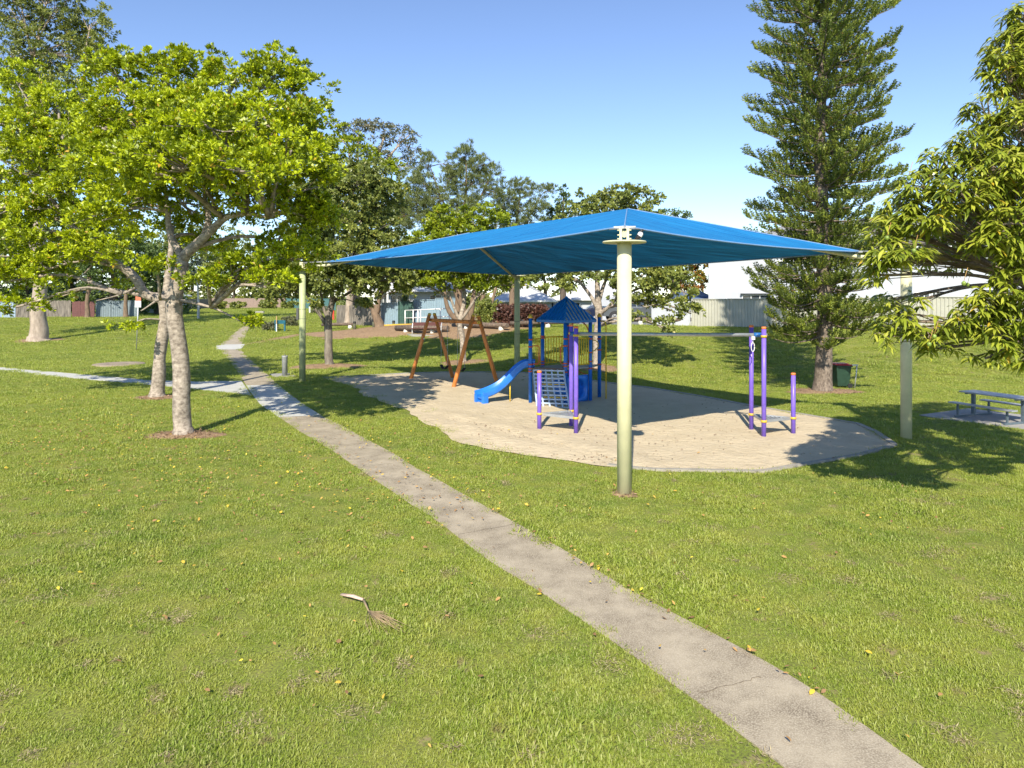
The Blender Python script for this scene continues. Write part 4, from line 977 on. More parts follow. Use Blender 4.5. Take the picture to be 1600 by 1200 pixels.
tree('broadleaf_tree', 'round yellow-green tree with light trunk behind the orange swing set', (724, 567),
     [[(724, 567, 0, .17), (722, 530, 0, .15), (719, 503, 0, .14), (725, 470, .2, .11), (722, 430, .3, .08)], [(719, 503, 0, .09), (705, 470, 0, .07), (690, 430, 0, .04)], [(720, 500, 0, .09), (745, 465, 0, .07), (765, 430, 0, .04)]],
     [(700, 350, 36, 26), (740, 345, 34, 26), (775, 355, 32, 26), (720, 380, 46, 28, -.6), (770, 385, 38, 26), (675, 380, 34, 26), (740, 415, 50, 24, -.6), (690, 420, 42, 24), (655, 425, 34, 22), (785, 420, 34, 20), (640, 445, 24, 12, 0, .7), (700, 445, 34, 14, 0, .8), (750, 447, 40, 12, 0, .8), (670, 452, 22, 12, -1, .8), (800, 445, 18, 12)],
     (.16, .48), L_ylw, B_pale, .55, 26, .36, up=.3, group=GP, twigs=.2)
tree('broadleaf_tree', 'bushy tree of many pale brown stems on the mulch mound, right of the railing', (733, 512),
     [[(733, 512, 0, .5), (730, 500, 0, .36), (722, 480, 0, .22), (712, 455, 0, .16), (708, 430, 0, .10)], [(728, 505, 0, .22), (708, 495, 0, .2), (698, 475, 0, .16), (694, 450, 0, .1)], [(735, 505, 0, .22), (748, 485, 0, .18), (757, 455, 0, .12)],
      [(733, 505, 0, .22), (738, 475, 0, .2), (742, 450, 0, .12), (745, 430, 0, .1)], [(730, 508, 0, .2), (719, 470, 0, .17), (720, 440, 0, .1)], [(737, 508, 0, .2), (765, 480, 0, .14), (775, 450, 0, .1)]],
     [(700, 425, 34, 18), (740, 420, 40, 20), (780, 428, 30, 18), (670, 435, 26, 16), (800, 445, 20, 14), (720, 440, 40, 10, 0, .6)],
     (.26, .45), L_mid, B_brown, .9, 18, .55, up=.2, group=GP, twigs=.2)
tree('broadleaf_tree', 'low leaning tree with rough twisted trunk at the left end of the mulch mound', (595, 513),
     [[(595, 513, 0, .42), (588, 495, 0, .34), (582, 480, 0, .28), (568, 472, 0, .2), (552, 470, 0, .1)], [(588, 492, 0, .26), (592, 470, 0, .2), (600, 445, 0, .12)]],
     [(575, 452, 34, 14), (610, 440, 34, 20), (640, 442, 26, 16), (590, 425, 40, 20), (620, 455, 26, 12, 0, .7), (560, 440, 30, 16)],
     (.24, .5), L_mid, B_brown, .85, 18, .5, group=GP, twigs=.2)
tree('broadleaf_tree', 'spreading dark tree with pinkish trunk behind the play tower and near pole', (932, 575),
     [[(932, 575, 0, .20), (932, 540, 0, .17), (934, 510, 0, .17), (935, 485, 0, .18), (934, 450, 0, .13), (932, 410, 0, .09), (935, 370, 0, .06)], [(935, 492, 0, .10), (950, 480, -.3, .08), (968, 462, -.6, .05), (990, 440, -.6, .03)],
      [(934, 482, 0, .11), (922, 462, 0, .09), (905, 440, 0, .06), (880, 425, 0, .03)], [(936, 470, 0, .1), (950, 430, 0, .08), (975, 390, 0, .05)]],
     [(930, 318, 34, 22), (965, 310, 36, 22), (1000, 322, 34, 24), (905, 340, 36, 24), (950, 350, 50, 28), (1010, 355, 36, 26), (890, 385, 36, 26), (940, 390, 50, 28), (1000, 395, 40, 28), (870, 425, 30, 20), (905, 440, 36, 22, 0, .9), (960, 435, 34, 20), (1000, 440, 36, 26, -1), (1030, 445, 34, 28, -1.2),
      (1045, 420, 32, 26, 0), (1010, 480, 30, 18, -1.4, .8), (1050, 485, 24, 22, -1.4, .8), (975, 470, 24, 14, -1, .6), (1040, 512, 14, 12, -1.4, .7), (850, 440, 22, 10, 0, .6), (1068, 455, 22, 22, -.6, .9), (985, 500, 18, 9, -1.5, .5), (1080, 490, 12, 12, -1, .5)],
     (.15, .55), L_mid, B_pale, .56, 24, .36, up=.15, group=GP, twigs=.25)
tree('conifer_tree', 'narrow dark conifer showing its tip over the canopy fabric, left of the apex', (880, 498),
     [[(880, 498, 0, .3), (880, 420, 0, .22), (880, 350, 0, .14), (880, 296, 0, .04)]],
     [(880, 300, 7, 10), (880, 318, 14, 12), (872, 335, 18, 12), (890, 338, 18, 12), (880, 360, 28, 18), (860, 345, 14, 10, 0, .8), (880, 395, 34, 26)],
     (.24, .3), L_dark, B_dark, .8, 22, .42, up=.4, group=GP, twigs=.1)
tree('broadleaf_tree', 'small dark tree top peeping over the canopy right of its apex', (1052, 500),
     [[(1052, 500, 0, .25), (1052, 430, 0, .18), (1052, 350, 0, .08)]],
     [(1050, 328, 14, 7), (1040, 338, 18, 10), (1066, 340, 14, 8), (1052, 360, 28, 18), (1055, 395, 32, 24)],
     (.24, .35), L_dark, B_dark, .8, 18, .4, up=.2, group=GP, twigs=.2)
tree('maple_tree', 'autumn tree with orange and yellow leaves behind the khaki fence end', (1085, 498),
     [[(1085, 498, 0, .2), (1085, 470, 0, .15), (1085, 440, 0, .08)]], [(1075, 425, 22, 16), (1100, 428, 18, 18), (1085, 448, 26, 16), (1062, 445, 18, 16), (1095, 405, 18, 14)],
     (.22, .5), L_red, B_dark, .75, 20, .45, base_pt=GX(17.0, 66), Y=66, twigs=.1)

# low branch of leaves and stray foliage beyond the left fence
BG = 'background trees behind the fences'
def bush_row(items, Y, mt, bark, leaf=(.34, .5), sp=1.25, nl=16, cl=.75):
    for i, (px, top, w, lab, cat) in enumerate(items):
        b = GX((px-800)/F*Y, Y); by = HY+(CH-b.z)/Y*F; h = by-top
        tree('background_tree', lab, None, [[(px, by, 0, .28), (px+2, by-h*.4, 0, .2), (px-3, top+h*.35, 0, .08)]],
             [(px, top+h*.18, w*.34, h*.18), (px-w*.28, top+h*.35, w*.3, h*.2), (px+w*.28, top+h*.38, w*.3, h*.2), (px, top+h*.5, w*.45, h*.22, -1), (px-w*.25, top+h*.88, w*.3, h*.10), (px+w*.25, top+h*.9, w*.3, h*.10), (px-w*.2, top+h*.72, w*.32, h*.16), (px+w*.22, top+h*.7, w*.3, h*.16)],
             leaf, mt, bark, sp, nl, cl, base_pt=b, Y=Y, group=BG, twigs=.1)
bush_row([(-30, 290, 110, 'dark background tree at the extreme left behind the palings', 'tree'), (40, 340, 100, 'low dark tree behind the thick pale trunk', 'tree'), (110, 310, 100, 'dark tree behind the maroon fence panels', 'tree'),
          (180, 350, 100, 'olive tree behind the blue-grey fence sheets', 'tree'), (245, 385, 100, 'dark tree behind the far end of the left fence', 'tree')], 88, L_dark, B_dark)
bush_row([(245, 360, 100, 'dark distant tree left of the thin white trunk', 'tree'), (300, 350, 110, 'dark distant tree beyond the thin white trunk', 'tree'), (365, 360, 100, 'low distant tree at the far end of the lawn', 'tree'), (415, 405, 80, 'pale green distant tree above the far white house', 'tree'), (460, 395, 90, 'distant tree over the teal fence', 'tree'), (505, 400, 80, 'distant tree beside the brown paling fence', 'tree')], 165, L_mid, B_dark, (.5, .5), 2.0, 16, 1.1)
bush_row([(850, 385, 80, 'green tree behind the white house roof', 'tree'), (795, 375, 80, 'tree behind the ridge of the white house', 'tree'), (705, 370, 100, 'dark tree behind the blue-grey fence sheets near the swing', 'tree'), (640, 375, 90, 'dark tree behind the green screen', 'tree')], 84, L_mid, B_dark)
def bush(name, label, px, py, w, h, mt, Y=None, leaf=(.16, .5), sp=.4, grp=None, cat='shrub', base=None):
    b = base or G(px, py); Y0 = b.y
    tree(name, label, None, [[(px, py, 0, .05), (px, py-h*.4, 0, .04), (px, py-h*.6, 0, .02)]],
         [(px-w*.22, py-h*.62, w*.28, h*.34), (px+w*.22, py-h*.60, w*.28, h*.34), (px, py-h*.34, w*.46, h*.32), (px, py-h*.75, w*.3, h*.25)], leaf, mt, B_dark, sp, 16, .3, base_pt=b, Y=Y0, cat=cat, group=grp, twigs=.1, under=.8)
bush('shrub', 'bright green shrub left of the red-brown hedge', 762, 513, 34, 42, L_mid)
for i, px in enumerate((785, 800, 815, 830, 845)):
    bush('hedge_plant', ['first red-brown hedge plant beside the green shrub', 'second red-brown hedge plant from the green shrub', 'third red-brown hedge plant, just right of the far canopy pole',
                          'fourth red-brown hedge plant, left of the play tower roof', 'last red-brown hedge plant, half behind the tower roof corner'][i], px, 512, 20, 36, L_purp, grp='hedge plants beside the white house')
for px, py, w, h, lab in ((420, 517, 28, 10, 'low scrubby plant beside the teal board'), (455, 509, 24, 12, 'dry low shrub between teal board and left pole'), (500, 491, 30, 12, 'pale low shrub in front of the far end of the brown fence')):
    bush('low_shrub', lab, px, py, w, h, L_gum, leaf=(.2, .3), sp=.6)
tree('slender_tree', 'young tree with thin white trunk far down the left lawn', (310, 498), [[(310, 498, 0, .13), (310, 475, 0, .11), (309, 450, 0, .08), (306, 425, 0, .04)]],
     [(300, 425, 26, 16, 0, .5), (320, 435, 24, 14, 0, .5), (310, 410, 24, 14, 0, .5)], (.25, .3), L_gum, mat('white_bark', (.55, .52, .47), .8), .8, 12, .5, group=GP, flare=1.1)
for px, py, lab in ((137, 497, 'dark trunk tree in front of the maroon fence panels'), (174, 495, 'grey trunk tree in front of the blue-grey fence sheets'), (197, 496, 'brown trunk tree right of the blue-grey fence sheets')):
    tree('fence_tree', lab, (px, py), [[(px, py, 0, .24), (px-1, 470, 0, .2), (px+3, 440, 0, .15), (px+4, 400, 0, .08)]], [(px-10, 415, 26, 20), (px+12, 425, 24, 18), (px, 385, 28, 22), (px+8, 450, 22, 12, 0, .7)], (.28, .4), L_dark, B_brown, .95, 16, .6, group='trees along the left fence')

for i, (px, py, w_, h_) in enumerate(((345, 484, 26, 11), (372, 483, 30, 9), (418, 482, 34, 12), (452, 482, 26, 10))):
    bush('shrub', ['distant dark shrub near the thin white trunk', 'distant low shrub beyond the path end', 'distant shrub in front of the pinkish fence', 'distant shrub at the corner of the teal fence'][i], px, py, w_, h_, L_mid, leaf=(.35, .5), sp=.9)
# Cook pine
def pine():
    b = G(1285, 612); root = thing('pine_tree', b, 'tall dark green pine with tiers of upturned bushy branches right of the canopy', 'pine tree', GP)
    tr = MB(); H = 23.0
    pts = [Vector((b.x+.10*math.sin(z*.5), b.y, z)) for z in (-.1, .12, .5, 1.5, 3, 6, 10, 15, 20, H)]
    tr.tube(pts, [.52, .38, .33, .30, .28, .25, .20, .14, .07, .02], 16)
    PP = []; DD = []; NN = []; LL = []; CR = []
    def rad(z): return float(np.interp(z, [1.7, 2.6, 4, 6, 9, 12, 15, 18, 21, H], [1.9, 2.8, 2.95, 2.85, 2.75, 2.65, 2.55, 2.0, 1.2, .2]))
    z = 2.15
    while z < H-.6:
        nb = random.randint(7, 9); ph = random.uniform(0, 6.28)
        for k in range(nb):
            a = ph+2*math.pi*k/nb+random.gauss(0, .12); R = rad(z)*random.uniform(.62, 1.14); zz = z+random.gauss(0, .16)
            if random.random() < .05: R *= .55
            h = Vector((math.cos(a), math.sin(a), 0)); dr = -.22 if z < 5 else -.10
            q = []
            for t in np.linspace(0, 1, 8): q.append(Vector((b.x, b.y, zz))+h*R*t+Vector((0, 0, dr*math.sin(t*2.4)*R*.5+.30*t**3*R*.35)))
            tr.tube(q, [.040-.030*i/7 for i in range(8)], 5, 0, caps=False)
            side = Vector((-h.y, h.x, 0)); nbl = int(5+R*7.6)
            for m in range(nbl):
                t = .10+.90*((m+random.random())/nbl)**.8; i = min(6, int(t*7)); f = t*7-i; o = q[i].lerp(q[i+1], f)
                sg = 1 if m % 2 else -1; ln = (.34+.12*math.sin(math.pi*min(1, t*.9)))*random.uniform(.8, 1.2)*(1.0 if t < .93 else .8)
                d = (h*(.25+.5*t)+side*sg*random.uniform(.2, 1.0)*(1.25-t)+Vector((0, 0, random.uniform(.25, 1.25)))).normalized()
                cr = random.random()
                steps = 6
                for s_ in range(steps):
                    u = (s_+.5)/steps; pc = o+d*ln*u*1.0+Vector((0, 0, .10*u*u))
                    for w in range(8):
                        rv = Vector(rdir(1)[0]); nd = (d*.75+rv*.80+Vector((0, 0, .22))).normalized()
                        PP.append(pc); DD.append(nd); NN.append(rv); LL.append(random.uniform(.10, .165)*(1.1-.3*u)); CR.append(cr)
        z += random.uniform(.38, .50)
    tr.build('trunk', B_pine, root)
    PP = np.array([tuple(p) for p in PP]); DD = np.array([tuple(p) for p in DD]); NN = np.array([tuple(p) for p in NN]); n = len(PP)
    rn = np.clip(.45*np.array(CR)+.5*rng.uniform(0, 1, n), 0, .97); rn[rng.uniform(size=n) < .008] = 1
    leaves('crown', PP, DD, NN+np.array([0, -.5, .5]), np.array(LL), .031, L_pine, rn, root, fold=.0)
    print('pine', n)
pine()

# mango at the right edge, its trunk just outside the frame
def mango():
    b = Vector((11.9, 13.0, 0)); root = thing('mango_tree', b, 'mango tree with long drooping glossy leaves reaching in from the right edge', 'tree', GP)
    tr = MB(); fork = Vector((11.6, 12.8, 2.4)); limb(tr, [b-Vector((0, 0, .1)), b+Vector((0, 0, .4)), fork], [.38, .27, .22], None, 14)
    #        px   py   rx  ry   Y   dens
    blobs = [(1600, 30, 30, 26, 9.6, 1.1), (1575, 70, 30, 26, 9.5, 1), (1600, 70, 40, 40, 9.6, 1.1), (1570, 110, 34, 34, 9.3, 1), (1620, 130, 50, 44, 9.6, 1), (1545, 175, 34, 30, 9.2, 1), (1600, 200, 50, 44, 8.8, 1), (1520, 225, 32, 26, 9.0, 1), (1560, 265, 46, 34, 8.6, 1.1), (1475, 255, 34, 24, 9.1, 1.1),
             (1440, 290, 34, 24, 9.0, 1.1), (1500, 300, 46, 30, 8.6, 1.1), (1410, 325, 32, 24, 9.1, 1.1), (1385, 360, 30, 26, 9.2, 1.1), (1450, 340, 40, 24, 8.8, 1), (1380, 400, 28, 24, 9.1, 1.1), (1415, 395, 34, 20, 8.8, 1), (1370, 430, 18, 14, 9.2, .9),
             (1600, 290, 46, 40, 8.5, 1.1), (1575, 350, 36, 30, 8.4, 1.1), (1540, 375, 30, 22, 8.6, 1), (1610, 390, 40, 34, 8.5, 1.1), (1590, 440, 40, 30, 8.6, 1.1), (1545, 470, 32, 24, 8.8, 1), (1600, 490, 44, 30, 8.8, 1.1), (1560, 515, 36, 24, 8.9, 1.1),
             (1500, 500, 34, 20, 9.1, .9), (1450, 520, 34, 20, 9.3, 1), (1405, 500, 30, 20, 9.4, .9), (1385, 525, 22, 14, 9.4, .8), (1470, 545, 28, 12, 9.3, .9), (1600, 550, 36, 20, 8.9, 1), (1540, 560, 24, 12, 9, .7), (1430, 470, 24, 12, 9.6, .4), (1390, 470, 30, 14, 9.6, .5),
             (1450, 380, 60, 30, 11.0, .6), (1520, 330, 60, 50, 11.2, .7), (1580, 240, 60, 60, 11.2, .7),
             (1700, 150, 80, 80, 9.5, .7), (1720, 300, 80, 70, 9.5, .7), (1720, 450, 80, 60, 9.5, .7), (1820, 230, 90, 80, 10.5, .6), (1820, 400, 90, 80, 10.5, .6), (1650, 330, 80, 80, 12.8, .5), (1760, 260, 90, 90, 13.2, .5), (1700, 440, 80, 50, 13.0, .5), (1560, 360, 70, 60, 13.2, .45),
             (1480, 400, 50, 30, 12.6, .45), (1740, 60, 80, 60, 11, .6), (1650, 80, 60, 60, 11, .6)]
    hubs = [fork.lerp(P(1500, 420, 11.3), .45), fork.lerp(P(1560, 250, 11.3), .5), fork.lerp(P(1700, 150, 12.2), .55), fork.lerp(P(1480, 500, 11.1), .5), fork.lerp(P(1700, 380, 14.5), .6), fork.lerp(P(1480, 360, 12.3), .62)]
    for h in hubs: limb(tr, [fork, fork.lerp(h, .5)+Vector((0, 0, .15)), h], .13, .065, 9)
    cl = []
    for px, py, rx, ry, Y, dens in blobs:
        Y += 1.7
        c = P(px, py, Y); s = Y/F; ra = np.array([rx*s, rx*s*1.1, ry*s]); h = min(hubs, key=lambda q: (q-c).length)
        q = limb(tr, [h, h.lerp(c, .5)+Vector((0, 0, .10)), c], .040, .018, 6, wob=.03)
        n = max(3, int(4*math.pi*(ra[0]*ra[2])/.20**2*dens*1.6)); d = rdir(n); cc = np.array(c)+d*ra*(rng.uniform(.45, 1, n)**.5)[:, None]
        for i in range(n):
            e = Vector(cc[i]); cl.append((e, Vector(d[i])))
            if random.random() < .55:
                st = q[random.randrange(len(q)//3, len(q))]; tr.tube([st, st.lerp(e, .5)+Vector((random.gauss(0, .04), random.gauss(0, .04), .03)), e], [.013, .009, .005], 4, 0, caps=False)
    tr.build('trunk', barkmat('mango_bark', (.34, .27, .21), (.17, .13, .10), 9), root)
    PP, DD, NN, LL, RN, WW = [], [], [], [], [], []
    for e, o in cl:
        cr = random.random(); n = random.randint(6, 11); ph = random.uniform(0, 6.28)
        ax = (o*.6+Vector((0, 0, .5))).normalized()
        for k in range(n):
            a = ph+k*2.4+random.gauss(0, .5); el = random.uniform(-.6, .9); h = Vector((math.cos(a), math.sin(a), 0)); d = (h*math.cos(el)+ax*math.sin(el)+ax*.15).normalized()
            PP.append(e+ax*random.uniform(-.05, .03)); DD.append(d); NN.append(Vector((0, -.35, 1))+Vector(rdir(1)[0])*.35); L = random.uniform(.12, .23); LL.append(L); WW.append(L*random.uniform(.19, .26)); RN.append(min(.96, .5*cr+.5*random.random()) if random.random() > .01 else 1.0)
    A = lambda q: np.array([tuple(p) for p in q])
    leaves('crown', A(PP), A(DD), A(NN), np.array(LL), np.array(WW), L_mango, np.array(RN), root, curved=True, droop=.62)
    # green fruit on long stalks
    for px, py, Y in ((1512, 445, 10.6), (1506, 443, 8.95), (1452, 538, 9.2), (1460, 526, 9.2), (1428, 392, 8.9), (1386, 372, 9.0), (1420, 278, 8.9)):
        c = P(px, py, Y); fr = MB(); fr.tube([c+Vector((.05, 0, .20)), c+Vector((.02, 0, .1)), c+Vector((0, 0, .03))], .0035, 5, 1); fr.lathe(c-Vector((0, 0, .03)), [(.004, 0), (.018, .008), (.026, .025), (.027, .04), (.018, .055), (.005, .062)], 10)
        fr.build('fruit', [mat('green_fruit', (.22, .30, .05), .4), mat('fruit_stalk', (.45, .26, .08), .6)], root)
    print('mango', len(PP))
mango()

# ------------------------------------------------------------------ small park furniture
def bin_():
    g = G(1306, 606); root = thing('wheelie_bin', g, 'dark green wheelie bin with red lid half hidden behind the pine trunk', 'bin'); UP = Vector((0, 0, 1)); x, y = g.x+.22, g.y
    o = MB(); H = .92
    bot = [(-.24, -.22), (.22, -.22), (.22, .22), (-.24, .22)]; top = [(-.32, -.29), (.29, -.29), (.29, .29), (-.32, .29)]
    vs = [(x+a, y+b_, .08) for a, b_ in bot]+[(x+a, y+b_, H) for a, b_ in top]
    o.add(vs, [(3, 2, 1, 0), (0, 1, 5, 4), (1, 2, 6, 5), (2, 3, 7, 6), (3, 0, 4, 7), (4, 5, 6, 7)]); o.box((x, y, H-.03), (.66, .63, .05)); o.build('body', M_binG, root, bevel=.015)
    l = MB(); l.box((x-.03, y, H+.03), (.66, .64, .045), R=Matrix.Rotation(math.radians(2), 3, 'Y')); l.box((x-.05, y, H+.065), (.5, .5, .03)); l.build('lid', M_binR, root, bevel=.02)
    MB().tube([(x+.36, y-.24, H+.0), (x+.36, y+.24, H+.0)], .018, 8).build('handle', M_binG, root)
    for sg in (-1, 1): MB().tube([(x+.24, y+sg*.24-.03, .1), (x+.24, y+sg*.24+.03, .1)], .10, 16).build('wheel', M_black, root)
    p = MB(); p.tube([(x+.40, y-.28, -.05), (x+.46, y-.28, .5), (x+.50, y-.28, H+.05)], .026, 8); p.box((x+.42, y-.28, H+.02), (.24, .04, .05)); p.build('support_post', M_galv, root)
bin_()
def bubbler():
    g = G(445, 588); root = thing('drinking_fountain', g, 'grey cylindrical drinking fountain beside the path and left canopy pole', 'drinking fountain')
    o = MB(); o.lathe(g, [(.125, 0), (.125, .88), (.135, .90), (.135, .95), (.09, .955), (.06, .93)], 20); o.build('pedestal', mat('grey_paint_steel', (.33, .34, .34), .5, var=.1), root)
    MB().tube([g+Vector((0, .05, .94)), g+Vector((0, .05, 1.0)), g+Vector((0, 0, 1.02))], .014, 6).build('spout', M_dkgrey, root)
bubbler()
def table():
    # corners read from the picture: table top front edge 1511..1610+, seats in front and behind
    A = G(1521, 651); B = G(1599, 664); d = (B-A); d.z = 0; L = d.length; d.normalize(); n = Vector((-d.y, d.x, 0)); root = thing('picnic_table', A.lerp(B, .5), 'aluminium picnic table with two bench seats on a grey slab at the right edge', 'picnic table')
    UP = Vector((0, 0, 1)); z0 = .03
    c0 = A; c1 = B
    def planks(ctr0, ctr1, off, w, z, cnt, nm):
        o = MB()
        for k in range(cnt):
            u = off+(k-(cnt-1)/2)*(w+.008); o.beam(ctr0+n*u+UP*z, ctr1+n*u+UP*z, w, .04)
        return o.build(nm, M_table, root, bevel=.006)
    e0 = A-d*.22; e1 = B+d*.22
    planks(e0, e1, 0, .23, .76, 3, 'tabletop'); planks(e0, e1, -.68, .25, .45, 1, 'bench_seat'); planks(e0, e1, .68, .25, .45, 1, 'bench_seat')
    for q in (A, B):
        o = MB(); o.box(q+UP*(z0+.36), (.09, .09, .72), rz=math.atan2(d.y, d.x)); o.beam(q-n*.80+UP*(z0+.03), q+n*.80+UP*(z0+.03), .06, .05); o.beam(q-n*.34+UP*(z0+.70), q+n*.34+UP*(z0+.70), .06, .05)
        for sg in (-1, 1): o.box(q+n*sg*.68+UP*(z0+.22), (.05, .05, .40), rz=math.atan2(d.y, d.x)); o.box(q+n*sg*.68+UP*(z0+.405), (.06, .22, .02), rz=math.atan2(d.y, d.x))
        o.build('leg_frame', M_tleg, root)
table()
def sign():
    g = G(213, 547); root = thing('park_sign', g, 'thin grey sign post with small orange and white plates on the left lawn', 'sign'); z1 = P(0, 461, g.y).z; w = g.y/F
    tp = Vector((g.x+.16, g.y, z1)); MB().tube([g-Vector((0, 0, .1)), tp], .032, 8).build('post', M_galv, root)
    MB().box(tp+Vector((.0, -.05, -.20)), (8.5*w, .015, 8*w), 0).build('plate', M_signred, root); MB().box(tp+Vector((-.02, -.05, -.20-9.5*w)), (9.5*w, .015, 10*w)).build('plate', M_whitem, root)
sign()
def teal():
    a, b = G(431, 518), G(445, 518.5); root = thing('notice_board', a, 'low teal timber board on two posts beside the far lawn shrubs', 'notice board'); d = (b-a).normalized(); UP = Vector((0, 0, 1)); w = a.y/F
    for p in (a, b): MB().box(p+UP*(9.2*w-.1), (.14, .14, 18.5*w)).build('post', M_teal, root)
    MB().beam(a-d*.1+UP*15.0*w-Vector((0, .09, 0)), b+d*.1+UP*15.0*w-Vector((0, .09, 0)), .05, 5.5*w).build('board', M_teal, root)
    g = G(434.5, 518); r2 = thing('survey_stake', g+Vector((0, -.4, 0)), 'wooden stake with white lower half standing before the teal board', 'stake')
    MB().box(g+Vector((0, -.4, 6*w)), (.07, .07, 12*w)).build('base', M_whitem, r2); MB().box(g+Vector((0, -.4, 18.2*w)), (.08, .08, 12*w)).build('tip', mat('raw_timber', (.45, .30, .14), .8), r2)
teal()
def logbar(label, p0, p1, r=.15, blocks=(.2, .8)):
    a, b = G(*p0), G(*p1); root = thing('log_barrier', a, label, 'log barrier', 'low log barriers'); UP = Vector((0, 0, 1)); o = MB(); h = .42
    o.tube([a+UP*h, a.lerp(b, .5)+UP*(h+.02), b+UP*h], [r, r*1.05, r*.95], 12); o.build('log', M_log, root)
    for t in blocks:
        q = a.lerp(b, t); MB().lathe(q-UP*.05, [(.20, 0), (.19, .25), (.15, .38)], 12).build('block', M_block, root)
logbar('weathered log rail in front of the maroon bench back, left of the swing', (619, 521), (700, 522), .19, (.2, .72)); logbar('weathered log rail right of the swing top, before the shrub', (722, 517), (793, 518), .17, (.1, .87))
logbar('log rail on a white block left of the play tower roof', (798, 515), (905, 512), .15, (.55,)); logbar('log rail behind the near canopy pole, below the grey pickup', (985, 508), (1018, 509), .15, (.5,))
logbar('dark log rail in front of the white wall and khaki fence end', (1034, 509), (1093, 509.5), .15, (.12, .78)); logbar('short low log rail beyond the forked tree, far left', (503, 515), (555, 514), .13, (.85,))
def bollard(label, px, py, h=.75):
    g = G(px, py); r = thing('timber_bollard', g, label, 'bollard', 'short posts by the mulch mound'); MB().lathe(g-Vector((0, 0, .05)), [(.13, 0), (.12, h), (.08, h+.04)], 10).build('post', mat('green_grey_timber', (.12, .12, .08), .9), r); MB().lathe(g+Vector((0, 0, h-.12)), [(.13, 0), (.13, .1), (.1, .17)], 10).build('cap', M_black, r)
bollard('short post at the left edge of the mulch, before the gum trunk', 554, 517); bollard('short post with yellow-black cap at the foot of the twisted tree', 584, 514); bollard('short post right of the twisted tree', 615, 511, .5)
g = G(521, 500); tag(MB().box(g+Vector((0, 0, .45)), (.16, .10, 1.1)).build('marker_post', M_redp), 'red marker post at the end of the brown paling fence', 'marker post')
g = G(484, 489); tag(MB().box(g+Vector((0, 0, .5)), (.18, .12, 1.1)).build('marker_post', M_whitem), 'white marker post far down the lawn, right of the left pole', 'marker post')
g = G(406, 490); tag(MB().box(g+Vector((0, 0, .15)), (1.1, .4, .35)).build('ground_box', M_slab), 'pale concrete box low in the distant lawn', 'box')
# tubular railing and yellow kerb, maroon bench back
def railing():
    a, b = G(633, 510), G(702, 508); root = thing('handrail', a, 'white tubular steel railing in front of the dark green screen', 'railing'); UP = Vector((0, 0, 1)); h = 1.35
    for t in (0, .19, .30, .36, .8, 1): q = a.lerp(b, t); MB().tube([q-UP*.05, q+UP*h], .05, 8).build('post', M_whitem, root)
    for hh in (h, h*.52, .12): MB().tube([a+UP*hh, b+UP*hh], .04, 8).build('rail', M_whitem, root)
railing()
kerb('yellow_kerb', [(598, 512.5), (620, 511.5), (644, 511)], .3, .30, M_yelc)
def mbench():
    a, b = G(645, 522), G(690, 522); root = thing('park_bench', a, 'maroon slatted bench back on white legs standing in the mulch', 'bench'); UP = Vector((0, 0, 1)); w = a.y/F
    MB().beam(a+UP*13.5*w, b+UP*13.5*w, .06, 9*w).build('backrest', M_maroon, root); MB().beam(a+UP*.45+Vector((0, -.3, 0)), b+UP*.45+Vector((0, -.3, 0)), .4, .05).build('seat', M_maroon, root)
    for p in (a, b): MB().tube([p-UP*.05+Vector((0, -.3, 0)), p+UP*.45+Vector((0, -.3, 0)), p+UP*17*w], .04, 8).build('leg', M_whitem, root)
mbench()
flat('bench_slab', [(635, 523), (640, 526), (705, 525.5), (700, 522.5)], M_slab, .04)

# fallen palm frond piece in the foreground grass
def frond():
    a, b, c = G(534, 938, .05), G(568, 950, .07), G(577, 966, .05); root = thing('palm_frond', a, 'dry pinkish palm frond stalk with straw end lying in the foreground grass', 'fallen frond')
    MB().tube([a, a.lerp(b, .5)+Vector((0, 0, .012)), b], [.026, .032, .022], 8, squash=.5).build('stalk', M_stick, root); o = MB(); o.tube([b, b.lerp(c, .5), c], [.016, .012, .008], 6)
    for k in range(34):
        e = G(random.gauss(605, 16), random.gauss(984, 9), random.uniform(.03, .07)); m = c.lerp(e, .5)+Vector((random.gauss(0, .02), random.gauss(0, .02), .02)); o.tube([c.lerp(b, random.uniform(-.1, .2)), m, e], [.004, .003, .0015], 4)
    o.build('strands', mat('straw', (.36, .26, .15), .9), root)
frond()

# ------------------------------------------------------------------ fences and walls
def corrugated(name, label, a, b, h, m, post=2.4, pitch=.19, dep=.035, cap=True, cat='fence', group=None, seg=None):
    a = Vector(a); b = Vector(b); d = Vector((b.x-a.x, b.y-a.y, 0)); L = d.length; d.normalize(); n = Vector((-d.y, d.x, 0)); root = thing(name, (a.x, a.y, float(hz(a.x, a.y))), label, cat, group); NP = max(1, round(L/post))
    for k in range(NP):
        o = MB(); s0 = L*k/NP+.04; s1 = L*(k+1)/NP-.04; K = max(4, int((s1-s0)/pitch)*4); lo = []; hi = []
        zb = float(hz(*((a+d*(s0+s1)/2)[:2])))
        for i in range(K+1):
            s = s0+(s1-s0)*i/K; q = a+d*s+n*(dep if i % 4 in (1, 2) else 0); lo.append((q.x, q.y, zb-.15)); hi.append((q.x, q.y, zb+h))
        o.add(lo+hi, [(i, i+1, K+1+i+1, K+1+i) for i in range(K)])
        if cap: o.beam(Vector((*(a+d*s0)[:2], zb+h+.02)), Vector((*(a+d*s1)[:2], zb+h+.02)), .09, .05)
        o.build('panel', m, root)
    for k in range(NP+1):
        q = a+d*(L*k/NP); zb = float(hz(q.x, q.y)); MB().box((q.x, q.y, zb+h/2), (.075, .10, h+.1), rz=math.atan2(d.y, d.x)).build('post', m, root)
    return root
GF = 'boundary fences'
